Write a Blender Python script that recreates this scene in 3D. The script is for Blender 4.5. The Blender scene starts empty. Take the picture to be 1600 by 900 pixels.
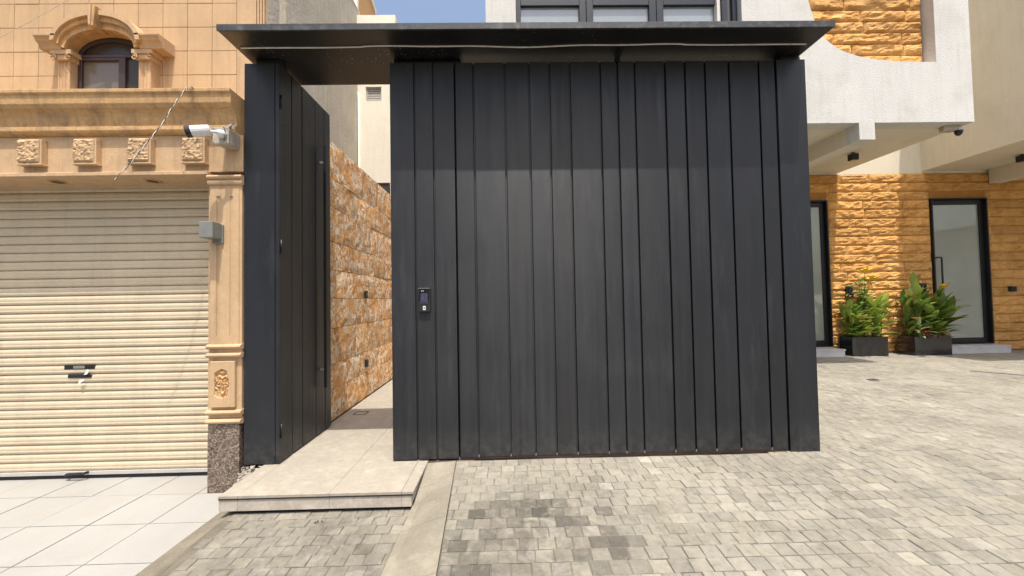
import bpy, bmesh, math, random
from mathutils import Vector, Matrix, noise
random.seed(7)
R = math.radians
scene = bpy.context.scene
COL = scene.collection

# ------------------------------------------------------------------ camera
cam_d = bpy.data.cameras.new('camera')
cam = bpy.data.objects.new('camera', cam_d)
COL.objects.link(cam)
cam_d.sensor_width = 36.0
cam_d.lens = 600.0 / 1600.0 * 36.0
cam_d.clip_start = 0.05
cam_d.clip_end = 2000
RT = ((0.99971459, -0.01596229, -0.01777465),
      (-0.01731985, 0.02819195, -0.99945247),
      (0.01645465, 0.99947508, 0.02790744))
cam.matrix_world = Matrix(((RT[0][0], -RT[1][0], -RT[2][0], 0.0),
                           (RT[0][1], -RT[1][1], -RT[2][1], 0.0),
                           (RT[0][2], -RT[1][2], -RT[2][2], 1.4),
                           (0, 0, 0, 1)))
scene.camera = cam

# ------------------------------------------------------------------ light
SUN = Vector((0.082, -0.325, 0.955)).normalized()
world = bpy.data.worlds.new('World')
scene.world = world
world.use_nodes = True
wn = world.node_tree
sky = wn.nodes.new('ShaderNodeTexSky')
sky.sky_type = 'NISHITA'
sky.sun_disc = False
sky.sun_elevation = math.asin(SUN.z)
sky.sun_rotation = math.atan2(SUN.x, SUN.y)
sky.air_density = 1.2
sky.dust_density = 6.0
sky.ozone_density = 1.0
wn.nodes['Background'].inputs['Strength'].default_value = 0.15
wn.links.new(sky.outputs[0], wn.nodes['Background'].inputs['Color'])
sun_d = bpy.data.lights.new('sun', 'SUN')
sun_d.energy = 3.55
sun_d.angle = R(0.5)
sun_d.color = (1.0, 0.95, 0.87)
sun_o = bpy.data.objects.new('sun', sun_d)
COL.objects.link(sun_o)
sun_o.rotation_euler = SUN.to_track_quat('Z', 'Y').to_euler()
sun_o.location = (4, -8, 20)
scene.view_settings.view_transform = 'Standard'
scene.view_settings.look = 'None'
scene.view_settings.exposure = 0.6
scene.view_settings.gamma = 1.0

# ------------------------------------------------------------------ materials
class NT:
    def __init__(self, name):
        self.m = bpy.data.materials.new(name)
        self.m.use_nodes = True
        self.t = self.m.node_tree
        self.b = self.t.nodes['Principled BSDF']
        self._pos = None
    def n(self, typ, **kw):
        nd = self.t.nodes.new(typ)
        for k, v in kw.items():
            setattr(nd, k, v)
        return nd
    def l(self, a, b):
        self.t.links.new(a, b)
    def pos(self):
        if self._pos is None:
            self._pos = self.n('ShaderNodeNewGeometry').outputs['Position']
        return self._pos
    def mapped(self, scale=(1, 1, 1), rot=(0, 0, 0)):
        mp = self.n('ShaderNodeMapping')
        mp.inputs['Scale'].default_value = scale
        mp.inputs['Rotation'].default_value = rot
        self.l(self.pos(), mp.inputs['Vector'])
        return mp.outputs[0]
    def noise(self, scale, detail=4, rough=.55, vec=None, dist=0):
        nd = self.n('ShaderNodeTexNoise')
        nd.inputs['Scale'].default_value = scale
        nd.inputs['Detail'].default_value = detail
        nd.inputs['Roughness'].default_value = rough
        nd.inputs['Distortion'].default_value = dist
        self.l(vec or self.pos(), nd.inputs['Vector'])
        return nd.outputs['Fac']
    def ridged(self, vec, scale=1.0, detail=6, rough=.6):
        nd = self.n('ShaderNodeTexNoise')
        nd.noise_type = 'RIDGED_MULTIFRACTAL'
        nd.normalize = True
        nd.inputs['Scale'].default_value = scale
        nd.inputs['Detail'].default_value = detail
        nd.inputs['Roughness'].default_value = rough
        self.l(vec, nd.inputs['Vector'])
        return nd.outputs['Fac']
    def ramp(self, fac, stops, interp='LINEAR'):
        nd = self.n('ShaderNodeValToRGB')
        nd.color_ramp.interpolation = interp
        e = nd.color_ramp.elements
        while len(e) < len(stops):
            e.new(0.5)
        for i, (p, c) in enumerate(stops):
            e[i].position = p
            e[i].color = (c, c, c, 1) if isinstance(c, (int, float)) else (*c, 1)
        self.l(fac, nd.inputs['Fac'])
        return nd.outputs['Color']
    def mix(self, a, b, fac, mode='MIX'):
        nd = self.n('ShaderNodeMix', data_type='RGBA', blend_type=mode)
        for idx, v in ((6, a), (7, b), (0, fac)):
            sock = nd.inputs[idx]
            if isinstance(v, (int, float)):
                sock.default_value = v if idx == 0 else (v, v, v, 1)
            elif isinstance(v, tuple):
                sock.default_value = (*v, 1)
            else:
                self.l(v, sock)
        return nd.outputs[2]
    def math(self, op, a, b=0.0):
        nd = self.n('ShaderNodeMath', operation=op)
        for i, v in enumerate((a, b)):
            if isinstance(v, (int, float)):
                nd.inputs[i].default_value = v
            else:
                self.l(v, nd.inputs[i])
        return nd.outputs[0]
    def color(self, c):
        if isinstance(c, tuple):
            self.b.inputs['Base Color'].default_value = (*c, 1)
        else:
            self.l(c, self.b.inputs['Base Color'])
    def rough(self, r):
        if isinstance(r, (int, float)):
            self.b.inputs['Roughness'].default_value = r
        else:
            self.l(r, self.b.inputs['Roughness'])
    def bump(self, h, dist=.01, strength=1.0):
        nd = self.n('ShaderNodeBump')
        nd.inputs['Distance'].default_value = dist
        nd.inputs['Strength'].default_value = strength
        self.l(h, nd.inputs['Height'])
        self.l(nd.outputs[0], self.b.inputs['Normal'])

def surf(name, col, var=.12, scale=3., rough=.7, bump=0., bscale=60., fine=.06, fscale=40., spec=.4, metal=0., stain=None, stain_amt=.3, stain_scale=1.5, streak=0.):
    """general weathered surface: broad tone drift, fine grain, optional stains and relief"""
    k = NT(name)
    lo = tuple(max(0, c * (1 - var)) for c in col)
    hi = tuple(min(1, c * (1 + var)) for c in col)
    c = k.ramp(k.noise(scale, 5), [(.3, lo), (.7, hi)])
    g = k.ramp(k.noise(fscale, 6, .7), [(.3, 1 - fine * 2), (.7, 1 + 0 * fine)])
    c = k.mix(c, g, 1.0, 'MULTIPLY')
    if stain:
        f = k.ramp(k.noise(stain_scale, 7, .62, dist=.4), [(.5, 0.), (.72, stain_amt)])
        c = k.mix(c, stain, f)
    if streak:
        sk = k.ramp(k.noise(1.0, 6, .62, k.mapped((16, 16, 1.1)), .3), [(.50, 1.), (.74, 1 - streak)])
        c = k.mix(c, sk, 1.0, 'MULTIPLY')
    k.color(c)
    k.rough(rough)
    k.b.inputs['Specular IOR Level'].default_value = spec
    k.b.inputs['Metallic'].default_value = metal
    if bump:
        k.bump(k.noise(bscale, 5, .6), bump)
    return k.m

def black_paint(name, base, r0, r1, streak=1.0, specks=False, aniso=0.):
    k = NT(name)
    st = k.noise(1.0, 5, .6, k.mapped((26, 26, .55)))
    big = k.noise(1.3, 4, .6, dist=.6)
    hi = tuple(c * 1.55 for c in base)
    c = k.ramp(k.mix(st, big, .5), [(.35, base), (.68, hi)])
    c = k.mix(c, k.ramp(k.n('ShaderNodeObjectInfo').outputs['Random'], [(0., .75), (1., 1.3)]), 1., 'MULTIPLY')
    dust = k.ramp(k.noise(1.0, 6, .7, k.mapped((9, 9, 1.6))), [(.53, 0.), (.78, .11 * streak)])
    c = k.mix(c, (.16, .165, .16), dust)
    sc = k.ramp(k.noise(1.0, 3, .5, k.mapped((130, 130, 9), (0, .18, 0))), [(.74, 0.), (.8, .12 * streak)])
    c = k.mix(c, (.2, .2, .2), sc)
    if specks:
        v = k.n('ShaderNodeTexVoronoi')
        v.inputs['Scale'].default_value = 30
        k.l(k.pos(), v.inputs['Vector'])
        d = k.ramp(v.outputs['Distance'], [(.10, 1.), (.15, 0.)])
        gate = k.ramp(k.noise(2.2, 4), [(.52, 0.), (.6, 1.)])
        f = k.math('MULTIPLY', d, gate)
        c = k.mix(c, (.35, .35, .33), f)
    # splash dirt near the ground
    sx = k.n('ShaderNodeSeparateXYZ'); k.l(k.pos(), sx.inputs[0])
    low = k.ramp(sx.outputs[2], [(.0, 1.), (.30, 0.)])
    spl = k.math('MULTIPLY', low, k.ramp(k.noise(14, 6, .7), [(.42, 0.), (.75, .30)]))
    c = k.mix(c, (.16, .14, .11), spl)
    k.color(c)
    k.rough(k.ramp(k.mix(st, big, .45), [(.3, r0), (.7, r1)]))
    k.b.inputs['Specular IOR Level'].default_value = .55
    if aniso:
        k.b.inputs['Anisotropic'].default_value = aniso
        up = k.n('ShaderNodeCombineXYZ'); up.inputs[2].default_value = 1.0
        k.l(up.outputs[0], k.b.inputs['Tangent'])
    k.bump(k.noise(1.0, 3, .5, k.mapped((5, 5, .9))), .012, .3)
    return k.m

M = {}
M['gate'] = black_paint('black satin gate paint', (.0046, .0058, .0084), .34, .58, aniso=.72)
M['canopy'] = black_paint('black canopy paint', (.010, .010, .010), .30, .44, .4, True)
M['fascia'] = surf('weathered dark fascia', (.05, .053, .058), .2, 8, .5, fine=.15, fscale=70, stain=(.2, .2, .2), stain_amt=.4, stain_scale=14)
M['rust'] = surf('rusty lower edge', (.09, .045, .035), .3, 20, .8)
M['black'] = surf('plain black metal', (.015, .015, .016), .2, 6, .42)
M['gap'] = surf('dark recess metal', (.012, .012, .013), .2, 6, .6)
M['strip'] = surf('pale led strip', (.6, .59, .56), .1, 20, .5)
M['tan'] = surf('tan cast stone', (.55, .375, .215), .10, 2.2, .78, .003, 90, .07, 30, stain=(.36, .26, .17), stain_amt=.45, stain_scale=2.6, streak=0.22)
M['tan_dark'] = surf('tan carved stone weathered', (.56, .345, .155), .12, 5, .8, .004, 80, .1, 40, stain=(.25, .18, .12), stain_amt=.6, stain_scale=7, streak=0.4)
M['tile'] = surf('tan facade tile', (.55, .37, .205), .10, 1.7, .72, .0015, 120, .06, 50, stain=(.40, .28, .18), stain_amt=.35, stain_scale=3, streak=0.16)
M['grout'] = surf('pale facade grout', (.62, .50, .36), .1, 9, .85)
M['shutter'] = surf('cream shutter paint', (.55, .465, .33), .05, 2.5, .42, 0, 1, .04, 30, stain=(.42, .33, .24), stain_amt=.3, stain_scale=4, streak=0.1)
M['rail'] = surf('grey shutter rail', (.45, .43, .40), .1, 6, .5)
M['white_tile'] = surf('off white floor tile', (.33, .325, .308), .06, 1.6, .55, .0006, 150, .05, 70, stain=(.29, .265, .225), stain_amt=.45, stain_scale=3.0)
M['tile_joint'] = surf('brown tile grout', (.12, .095, .075), .2, 10, .9)
M['marble'] = surf('beige marble floor', (.345, .31, .255), .07, 2.2, .6, .0006, 90, .10, 26, stain=(.43, .395, .335), stain_amt=.6, stain_scale=9)
M['marble_face'] = surf('grey beige marble face', (.45, .40, .34), .1, 5, .5, 0, 1, .12, 40, stain=(.58, .54, .48), stain_amt=.6, stain_scale=11)
M['concrete'] = surf('concrete kerb', (.255, .23, .18), .12, 2.5, .9, .004, 70, .12, 45, stain=(.33, .30, .24), stain_amt=.6, stain_scale=5)
M['mortar'] = surf('stained mortar', (.21, .185, .14), .2, 4, .95, .006, 40, .2, 60, stain=(.12, .10, .08), stain_amt=.5, stain_scale=7)
M['bedding'] = surf('sandy joint filling', (.21, .188, .145), .55, 1.6, .95, .004, 160, .2, 120)
M['asphalt'] = surf('asphalt', (.055, .054, .052), .15, 2, .9, .004, 200, .2, 150)
M['earth'] = surf('dusty ground', (.30, .26, .20), .15, .3, .95)
M['white'] = surf('rough white render', (.62, .615, .59), .04, 1.1, .85, .009, 48, .05, 90, stain=(.44, .42, .36), stain_amt=.5, stain_scale=1.6, streak=0.1)
M['white_reveal'] = surf('smooth white render', (.70, .67, .62), .05, 2, .85, .004, 50)
M['cream'] = surf('cream render', (.72, .665, .545), .05, .8, .85, .004, 60, .04, 40, stain=(.52, .46, .36), stain_amt=.3, stain_scale=1.5, streak=0.08)
M['cream2'] = surf('pale cream render', (.80, .75, .63), .05, .8, .85, .005, 40, .05, 40, stain=(.6, .55, .45), stain_amt=.4, stain_scale=2, streak=0.1)
M['grey_render'] = surf('grey troweled render', (.53, .49, .41), .10, 1.6, .9, .008, 22, .08, 35, stain=(.40, .375, .32), stain_amt=.45, stain_scale=2.6, streak=0.2)
M['orange_render'] = surf('orange render', (.50, .29, .12), .06, 2, .85)
M['marble_step'] = surf('grey white marble step', (.52, .52, .52), .12, 4, .35, 0, 1, .05, 30, stain=(.36, .36, .37), stain_amt=.6, stain_scale=5)
M['soil'] = surf('dry mulch', (.17, .11, .06), .4, 30, .95, .01, 90)
M['planter'] = surf('black polished planter', (.018, .019, .021), .2, 8, .16, spec=.6)
M['plastic_white'] = surf('white camera housing', (.72, .72, .72), .04, 10, .35)
M['plastic_grey'] = surf('weathered grey plastic', (.44, .40, .34), .12, 12, .6, stain=(.3, .25, .2), stain_amt=.4, stain_scale=20)
M['dark_plastic'] = surf('dark plastic', (.025, .025, .027), .1, 10, .3)
M['lamp'] = surf('grey lamp metal', (.20, .205, .19), .1, 12, .5)
M['conduit'] = surf('grey conduit', (.24, .24, .235), .1, 20, .6)
M['wire_white'] = surf('white wire', (.75, .72, .66), .05, 20, .5)
M['wire_black'] = surf('black wire', (.02, .02, .02), .05, 20, .5)
M['paper'] = surf('folded white paper', (.75, .70, .70), .08, 60, .8)
M['window_brown'] = surf('brown window frame', (.055, .035, .035), .15, 8, .4)
M['window_grey'] = surf('slate window frame', (.020, .026, .036), .1, 6, .4)
M['rubble'] = surf('broken mortar', (.36, .32, .26), .3, 20, .95, .02, 60)
M['red'] = surf('red petals', (.55, .02, .03), .2, 40, .6)
M['yellow'] = surf('yellow petals', (.80, .52, .03), .15, 40, .6)
M['stem'] = surf('green stem', (.13, .20, .06), .2, 20, .7)

def glass(name, col, rough, spec=.6, var=.1):
    k = NT(name)
    k.color(k.ramp(k.noise(1.2, 3), [(.3, tuple(c * (1 - var) for c in col)), (.7, tuple(c * (1 + var) for c in col))]))
    k.rough(rough)
    k.b.inputs['Specular IOR Level'].default_value = spec
    k.b.inputs['Coat Weight'].default_value = .6
    k.b.inputs['Coat Roughness'].default_value = .02
    k.bump(k.noise(1.5, 2), .01, .15)
    return k.m
M['glass_dark'] = glass('dark window glass', (.05, .05, .045), .05)
M['glass_film'] = glass('grey filmed door glass', (.27, .29, .25), .04, 1.0)
M['glass_pale'] = glass('pale sky tinted window glass', (.26, .30, .33), .04, 1.0)  # pale blue-grey base puts the sky's reflection into the pane colour
M['glass_tan'] = glass('curtained arched window glass', (.15, .125, .10), .3, .3)
M['glass_brown'] = surf('brown tinted glass', (.045, .036, .03), .2, 4, .22, spec=.35)
M['screen'] = glass('screen glass', (.01, .011, .016), .06)

def granite():
    k = NT('brown granite')
    v = k.n('ShaderNodeTexVoronoi')
    v.inputs['Scale'].default_value = 85
    k.l(k.pos(), v.inputs['Vector'])
    sep = k.n('ShaderNodeSeparateColor')
    k.l(v.outputs['Color'], sep.inputs[0])
    c = k.ramp(sep.outputs[0], [(.0, (.035, .027, .022)), (.35, (.10, .073, .054)), (.7, (.18, .132, .098)), (.95, (.30, .24, .19))])
    c = k.mix(c, (.22, .18, .145), k.ramp(k.noise(3, 5), [(.5, 0.), (.75, .3)]))
    k.color(c); k.rough(.32)
    return k.m
M['granite'] = granite()

def veined():
    """split-face boundary stone: rusty brown with crusty white veins"""
    k = NT('rusty veined split stone')
    w = k.n('ShaderNodeTexNoise'); w.inputs['Scale'].default_value = 6; w.inputs['Detail'].default_value = 3
    oi = k.n('ShaderNodeObjectInfo')
    off = k.n('ShaderNodeVectorMath', operation='SCALE'); k.l(k.pos(), off.inputs[0]); off.inputs['Scale'].default_value = 1.0
    add = k.n('ShaderNodeVectorMath', operation='ADD'); k.l(off.outputs[0], add.inputs[0])
    cmb = k.n('ShaderNodeCombineXYZ')
    for i in range(3):
        k.l(k.math('MULTIPLY', oi.outputs['Random'], 17.0 + 9 * i), cmb.inputs[i])
    k.l(cmb.outputs[0], add.inputs[1])
    p = add.outputs[0]
    k.l(p, w.inputs['Vector'])
    base = k.ramp(k.noise(7, 5, .65, p), [(.28, (.33, .13, .03)), (.5, (.66, .31, .08)), (.75, (.76, .43, .15))])
    f1 = k.ramp(k.noise(8.5, 8, .76, p, 1.7), [(.485, 0.), (.53, 1.)])
    f2 = k.ramp(k.noise(3.2, 4, .6, p, .5), [(.36, .2), (.52, 1.)])
    f = k.math('MULTIPLY', f1, f2)
    c = k.mix(base, (.84, .74, .58), f)
    tint = k.ramp(oi.outputs['Random'], [(0., .82), (1., 1.12)])
    c = k.mix(c, tint, 1., 'MULTIPLY')
    k.color(c); k.rough(.9)
    k.bump(k.noise(22, 7, .7, p, 1.0), .02, .8)
    return k.m
M['veined'] = veined()

def orange_stone():
    k = NT('orange rock faced sandstone')
    oi = k.n('ShaderNodeObjectInfo')
    c = k.ramp(k.noise(4.5, 6, .65), [(.26, (.47, .22, .055)), (.5, (.66, .345, .10)), (.66, (.70, .40, .14)), (.8, (.74, .50, .24))])
    c = k.mix(c, k.ramp(oi.outputs['Random'], [(0., .80), (1., 1.1)]), 1., 'MULTIPLY')
    k.color(c); k.rough(.88)
    k.bump(k.mix(k.noise(1.0, 7, .68, k.mapped((17, 17, 30)), 1.0), k.ridged(k.mapped((7, 7, 12))), .5), .06, 1.0)
    return k.m
M['sandstone'] = orange_stone()
M['sand_joint'] = surf('orange stone joint', (.42, .20, .05), .1, 8, .9)
M['sand_smooth'] = surf('smooth orange stone edging', (.46, .25, .09), .1, 5, .85, .004, 60)

def paver_mat(attr):
    k = NT('cement paver ' + ('mass' if attr else 'single'))
    if attr:
        a = k.n('ShaderNodeAttribute', attribute_name='tint'); src = a.outputs['Color']
    else:
        src = k.n('ShaderNodeObjectInfo').outputs['Color']
    c = k.mix(src, k.ramp(k.noise(1.1, 6, .65, dist=.5), [(.28, .74), (.72, 1.10)]), 1., 'MULTIPLY')
    c = k.mix(c, k.ramp(k.noise(22, 6, .7), [(.25, .58), (.45, .92), (.75, 1.12)]), 1., 'MULTIPLY')
    f = k.ramp(k.noise(8.5, 6, .66, dist=.8), [(.52, 0.), (.68, .55)])
    c = k.mix(c, (.315, .295, .245), f)
    f2 = k.ramp(k.noise(.7, 6, .6, dist=1.2), [(.52, 0.), (.70, .55)])
    c = k.mix(c, (.32, .29, .235), f2)
    # old oil stain spread over the blocks in front of the gate
    dv = k.n('ShaderNodeVectorMath', operation='DISTANCE'); k.l(k.pos(), dv.inputs[0]); dv.inputs[1].default_value = (.15, 2.42, -.05)
    near = k.ramp(dv.outputs['Value'], [(.15, 1.), (.75, 0.)])
    oil = k.math('MULTIPLY', near, k.ramp(k.noise(6.5, 6, .7, dist=.7), [(.42, 0.), (.58, .62)]))
    c = k.mix(c, (.085, .075, .062), oil)
    sm = k.ramp(k.noise(3.1, 6, .68, dist=1.0), [(.50, 1.), (.70, .78)])
    c = k.mix(c, sm, 1., 'MULTIPLY')
    k.color(c); k.rough(.88)
    k.b.inputs['Specular IOR Level'].default_value = .3
    k.bump(k.noise(60, 7, .72), .008, .9)
    return k.m
M['paver'] = paver_mat(False)
M['paver_mass'] = paver_mat(True)

def leaf_mat(name, dark, light):
    k = NT(name)
    oi = k.n('ShaderNodeObjectInfo')
    c = k.ramp(oi.outputs['Random'], [(0., dark), (.9, light), (.94, (.40, .30, .09)), (1., (.30, .19, .07))])
    c = k.mix(c, k.ramp(k.noise(30, 3), [(.3, .8), (.7, 1.15)]), 1., 'MULTIPLY')
    k.color(c); k.rough(.42)
    tr = k.n('ShaderNodeBsdfTranslucent'); k.l(c, tr.inputs['Color'])
    mx = k.n('ShaderNodeMixShader'); mx.inputs[0].default_value = .3
    k.l(k.b.outputs[0], mx.inputs[1]); k.l(tr.outputs[0], mx.inputs[2])
    k.l(mx.outputs[0], k.t.nodes['Material Output'].inputs['Surface'])
    return k.m
M['leaf'] = leaf_mat('canna leaf', (.13, .23, .035), (.42, .50, .09))
M['leaf_dark'] = leaf_mat('dark canna leaf', (.09, .17, .03), (.30, .40, .08))
M['leaf_light'] = leaf_mat('light shrub leaf', (.13, .24, .05), (.28, .40, .11))
M['leaf_cream'] = leaf_mat('variegated leaf', (.30, .36, .18), (.55, .55, .36))

# ------------------------------------------------------------------ mesh helpers
class MB:
    def __init__(self):
        self.v = []; self.f = []
    def add(self, vs, fs):
        o = len(self.v)
        self.v += [tuple(p) for p in vs]
        self.f += [tuple(i + o for i in f) for f in fs]
        return self
    def box(self, x0, x1, y0, y1, z0, z1):
        return self.add([(x0, y0, z0), (x1, y0, z0), (x1, y1, z0), (x0, y1, z0), (x0, y0, z1), (x1, y0, z1), (x1, y1, z1), (x0, y1, z1)],
                        [(0, 3, 2, 1), (4, 5, 6, 7), (0, 1, 5, 4), (1, 2, 6, 5), (2, 3, 7, 6), (3, 0, 4, 7)])
    def prism(self, poly, a0, a1, axis='x'):
        """closed polygon extruded along an axis; poly in the other two axes (cyclic order kept)"""
        def p(u, w, a):
            return {'x': (a, u, w), 'y': (u, a, w), 'z': (u, w, a)}[axis]
        n = len(poly)
        vs = [p(u, w, a0) for u, w in poly] + [p(u, w, a1) for u, w in poly]
        fs = [tuple(range(n)), tuple(range(2 * n - 1, n - 1, -1))]
        fs += [(i, i + n, (i + 1) % n + n, (i + 1) % n) for i in range(n)]
        return self.add(vs, fs)
    def ring(self, outer, inner, a0, a1, axis='y'):
        def p(u, w, a):
            return {'x': (a, u, w), 'y': (u, a, w), 'z': (u, w, a)}[axis]
        n = len(outer)
        vs = [p(u, w, a0) for u, w in outer] + [p(u, w, a0) for u, w in inner] + [p(u, w, a1) for u, w in outer] + [p(u, w, a1) for u, w in inner]
        fs = []
        for i in range(n):
            j = (i + 1) % n
            fs += [(i, j, n + j, n + i), (2 * n + i, 3 * n + i, 3 * n + j, 2 * n + j), (i, 2 * n + i, 2 * n + j, j), (n + i, n + j, 3 * n + j, 3 * n + i)]
        return self.add(vs, fs)
    def tube(self, pts, r, n=8, caps=True):
        pts = [Vector(p) for p in pts]
        rr = r if isinstance(r, (list, tuple)) else [r] * len(pts)
        vs = []; fs = []
        for i, p in enumerate(pts):
            d = (pts[min(i + 1, len(pts) - 1)] - pts[max(i - 1, 0)]).normalized()
            ref = Vector((0, 0, 1)) if abs(d.z) < .95 else Vector((1, 0, 0))
            s = d.cross(ref).normalized(); t = d.cross(s).normalized()
            for k in range(n):
                a = 2 * math.pi * k / n
                vs.append(p + (s * math.cos(a) + t * math.sin(a)) * rr[i])
        for i in range(len(pts) - 1):
            for k in range(n):
                a = i * n + k; b = i * n + (k + 1) % n
                fs.append((a, b, b + n, a + n))
        if caps:
            fs.append(tuple(range(n - 1, -1, -1)))
            fs.append(tuple(range((len(pts) - 1) * n, len(pts) * n)))
        return self.add(vs, fs)
    def sheet(self, fn, nu, nv):
        vs = [fn(i / nu, j / nv) for j in range(nv + 1) for i in range(nu + 1)]
        fs = [(j * (nu + 1) + i, j * (nu + 1) + i + 1, (j + 1) * (nu + 1) + i + 1, (j + 1) * (nu + 1) + i) for j in range(nv) for i in range(nu)]
        return self.add(vs, fs)
    def mesh(self, name, m=None, bevel=0., smooth=False, seg=1):
        me = bpy.data.meshes.new(name)
        me.from_pydata(self.v, [], self.f)
        bm = bmesh.new(); bm.from_mesh(me)
        bmesh.ops.recalc_face_normals(bm, faces=bm.faces)
        if bevel:
            ed = [e for e in bm.edges if len(e.link_faces) == 2 and e.calc_face_angle(0) > .5]
            bmesh.ops.bevel(bm, geom=ed, offset=bevel, segments=seg, profile=.6, affect='EDGES', clamp_overlap=True)
        bm.to_mesh(me); bm.free()
        if smooth:
            for p in me.polygons:
                p.use_smooth = True
        if m is not None:
            me.materials.append(m)
        return me

def link(name, data, parent=None, loc=None, rot=None, scale=None):
    o = bpy.data.objects.new(name, data)
    COL.objects.link(o)
    if parent is not None:
        o.parent = parent
    if loc is not None:
        o.location = loc
    if rot is not None:
        o.rotation_euler = rot
    if scale is not None:
        o.scale = scale
    return o

def obj(name, mb, m, parent=None, bevel=0., smooth=False, seg=1):
    """one mesh object; a child keeps world coordinates (its parents have no rotation)"""
    o = link(name, mb.mesh(name, M[m] if isinstance(m, str) else m, bevel, smooth, seg), parent)
    if parent is not None:
        off = Vector((0, 0, 0)); q = parent
        while q is not None:
            off += q.location; q = q.parent
        o.location = -off
    return o

def tag(o, label=None, cat=None, group=None, kind=None):
    if label: o['label'] = label
    if cat: o['category'] = cat
    if group: o['group'] = group
    if kind: o['kind'] = kind
    return o

def thing(name, loc, label, cat, group=None):
    return tag(link(name, None, None, loc), label, cat, group)

def struct(name, mb, m, label=None, **kw):
    return tag(obj(name, mb, m, None, **kw), label, None, None, 'structure')

def B(*a):
    return MB().box(*a)

def arc(cx, cz, rx, rz, a0, a1, n):
    return [(cx + rx * math.cos(R(a0 + (a1 - a0) * i / n)), cz + rz * math.sin(R(a0 + (a1 - a0) * i / n))) for i in range(n + 1)]

# ------------------------------------------------------------------ ground
ZL = -0.14                                   # level in front of the garage
def zdrive(y):                               # paved apron: level yard, gentle fall to the street
    return 0.0 if y >= 3.4 else -0.05 * (3.4 - y)

struct('ground', MB().add([(-400, -400, -.42), (400, -400, -.42), (400, 400, -.42), (-400, 400, -.42)], [(0, 1, 2, 3)]), 'earth', 'dusty level ground around the plots')
struct('street', B(-60, 60, -9.0, .55, -.45, -.30), 'asphalt', 'dark asphalt street in front of the gate')

def strip_x(y):
    return -.452 + (3.33 - y) * .047

def driveway():
    mb = MB()
    ys = [.56, 1.2, 2.0, 2.8, 3.4, 6.0, 8.8]
    vs = []; 
    for y in ys:
        vs += [(strip_x(min(y, 3.4)) if y <= 3.4 else -.26, y, zdrive(y) - .0085), (18, y, zdrive(y) - .0085)]
    mb.add(vs, [(2 * i, 2 * i + 1, 2 * i + 3, 2 * i + 2) for i in range(len(ys) - 1)])
    rn = random.Random(4)
    for v in range(len(mb.v)):
        x_, y_, z_ = mb.v[v]
        if y_ <= 3.4: mb.v[v] = (x_, y_, z_ - .02)
    def bed(u, v):
        y_ = .56 + 2.84 * v; x0 = strip_x(y_)
        x_ = x0 + (7.0 - x0) * u
        return (x_, y_, zdrive(y_) - .0065 + .0058 * noise.noise(Vector((x_ * 2.2, y_ * 2.2, 1.7))) + .002 * noise.noise(Vector((x_ * 9, y_ * 9, 5))))
    mb.sheet(bed, 130, 60)
    return struct('driveway', mb, 'bedding', 'paved driveway and yard of small square cement blocks')
drive = driveway()

DARK = [(-0.203, 2.767), (-0.092, 2.762), (0.009, 2.766), (0.12, 2.77), (0.221, 2.765), (0.325, 2.752), (-0.249, 2.66), (-0.148, 2.664), (-0.041, 2.651), (0.066, 2.662), (0.168, 2.666), (0.271, 2.669), (0.368, 2.665), (-0.312, 2.57), (0.001, 2.564), (0.222, 2.577), (0.321, 2.572), (0.41, 2.568), (-0.139, 2.469), (-0.311, 2.37), (-0.203, 2.365), (-0.091, 2.367), (-0.352, 2.269), (-0.253, 2.265), (-0.365, 2.098), (-0.251, 2.093), (-0.121, 2.088), (0.594, 2.671), (0.644, 2.369), (0.487, 2.27), (0.593, 2.277), (0.7, 2.273), (0.436, 2.17), (0.651, 2.172), (0.493, 2.085)]

def paver_verts(x0, x1, y0, y1, h, rnd, inset=.0045):
    j = lambda: rnd.uniform(-.0018, .0018)
    c = [(x0 + j(), y0 + j()), (x1 + j(), y0 + j()), (x1 + j(), y1 + j()), (x0 + j(), y1 + j())]
    mx, my = (x0 + x1) / 2, (y0 + y1) / 2
    t = [(px + (inset if px < mx else -inset), py + (inset if py < my else -inset)) for px, py in c]
    vs = [(px, py, -.022) for px, py in c] + [(px, py, h - .0035) for px, py in c] + [(px, py, h) for px, py in t]
    fs = [(8, 9, 10, 11)]
    for a in range(4):
        b = (a + 1) % 4
        fs += [(a, b, b + 4, a + 4), (a + 4, b + 4, b + 8, a + 8)]
    return vs, fs

prnd = random.Random(11)
def paver_tint(x, y, base, dark=()):
    v = prnd.gauss(1.0, .055)
    if prnd.random() < .05: v *= 1.2
    if prnd.random() < .04: v *= .8
    w = prnd.uniform(-.006, .009)
    c = [base[0] * v + w, base[1] * v + w * .7, base[2] * v - w * .2]
    if prnd.random() < .0:
        c = [c[0] * .8, c[1] * .88, c[2] * 1.05]
    for dx, dy in dark:
        if abs(dx - x) < .053 and abs(dy - y) < .052:
            k = prnd.uniform(.45, .85)
            c = [q * k for q in c]
    return tuple(c)

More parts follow.
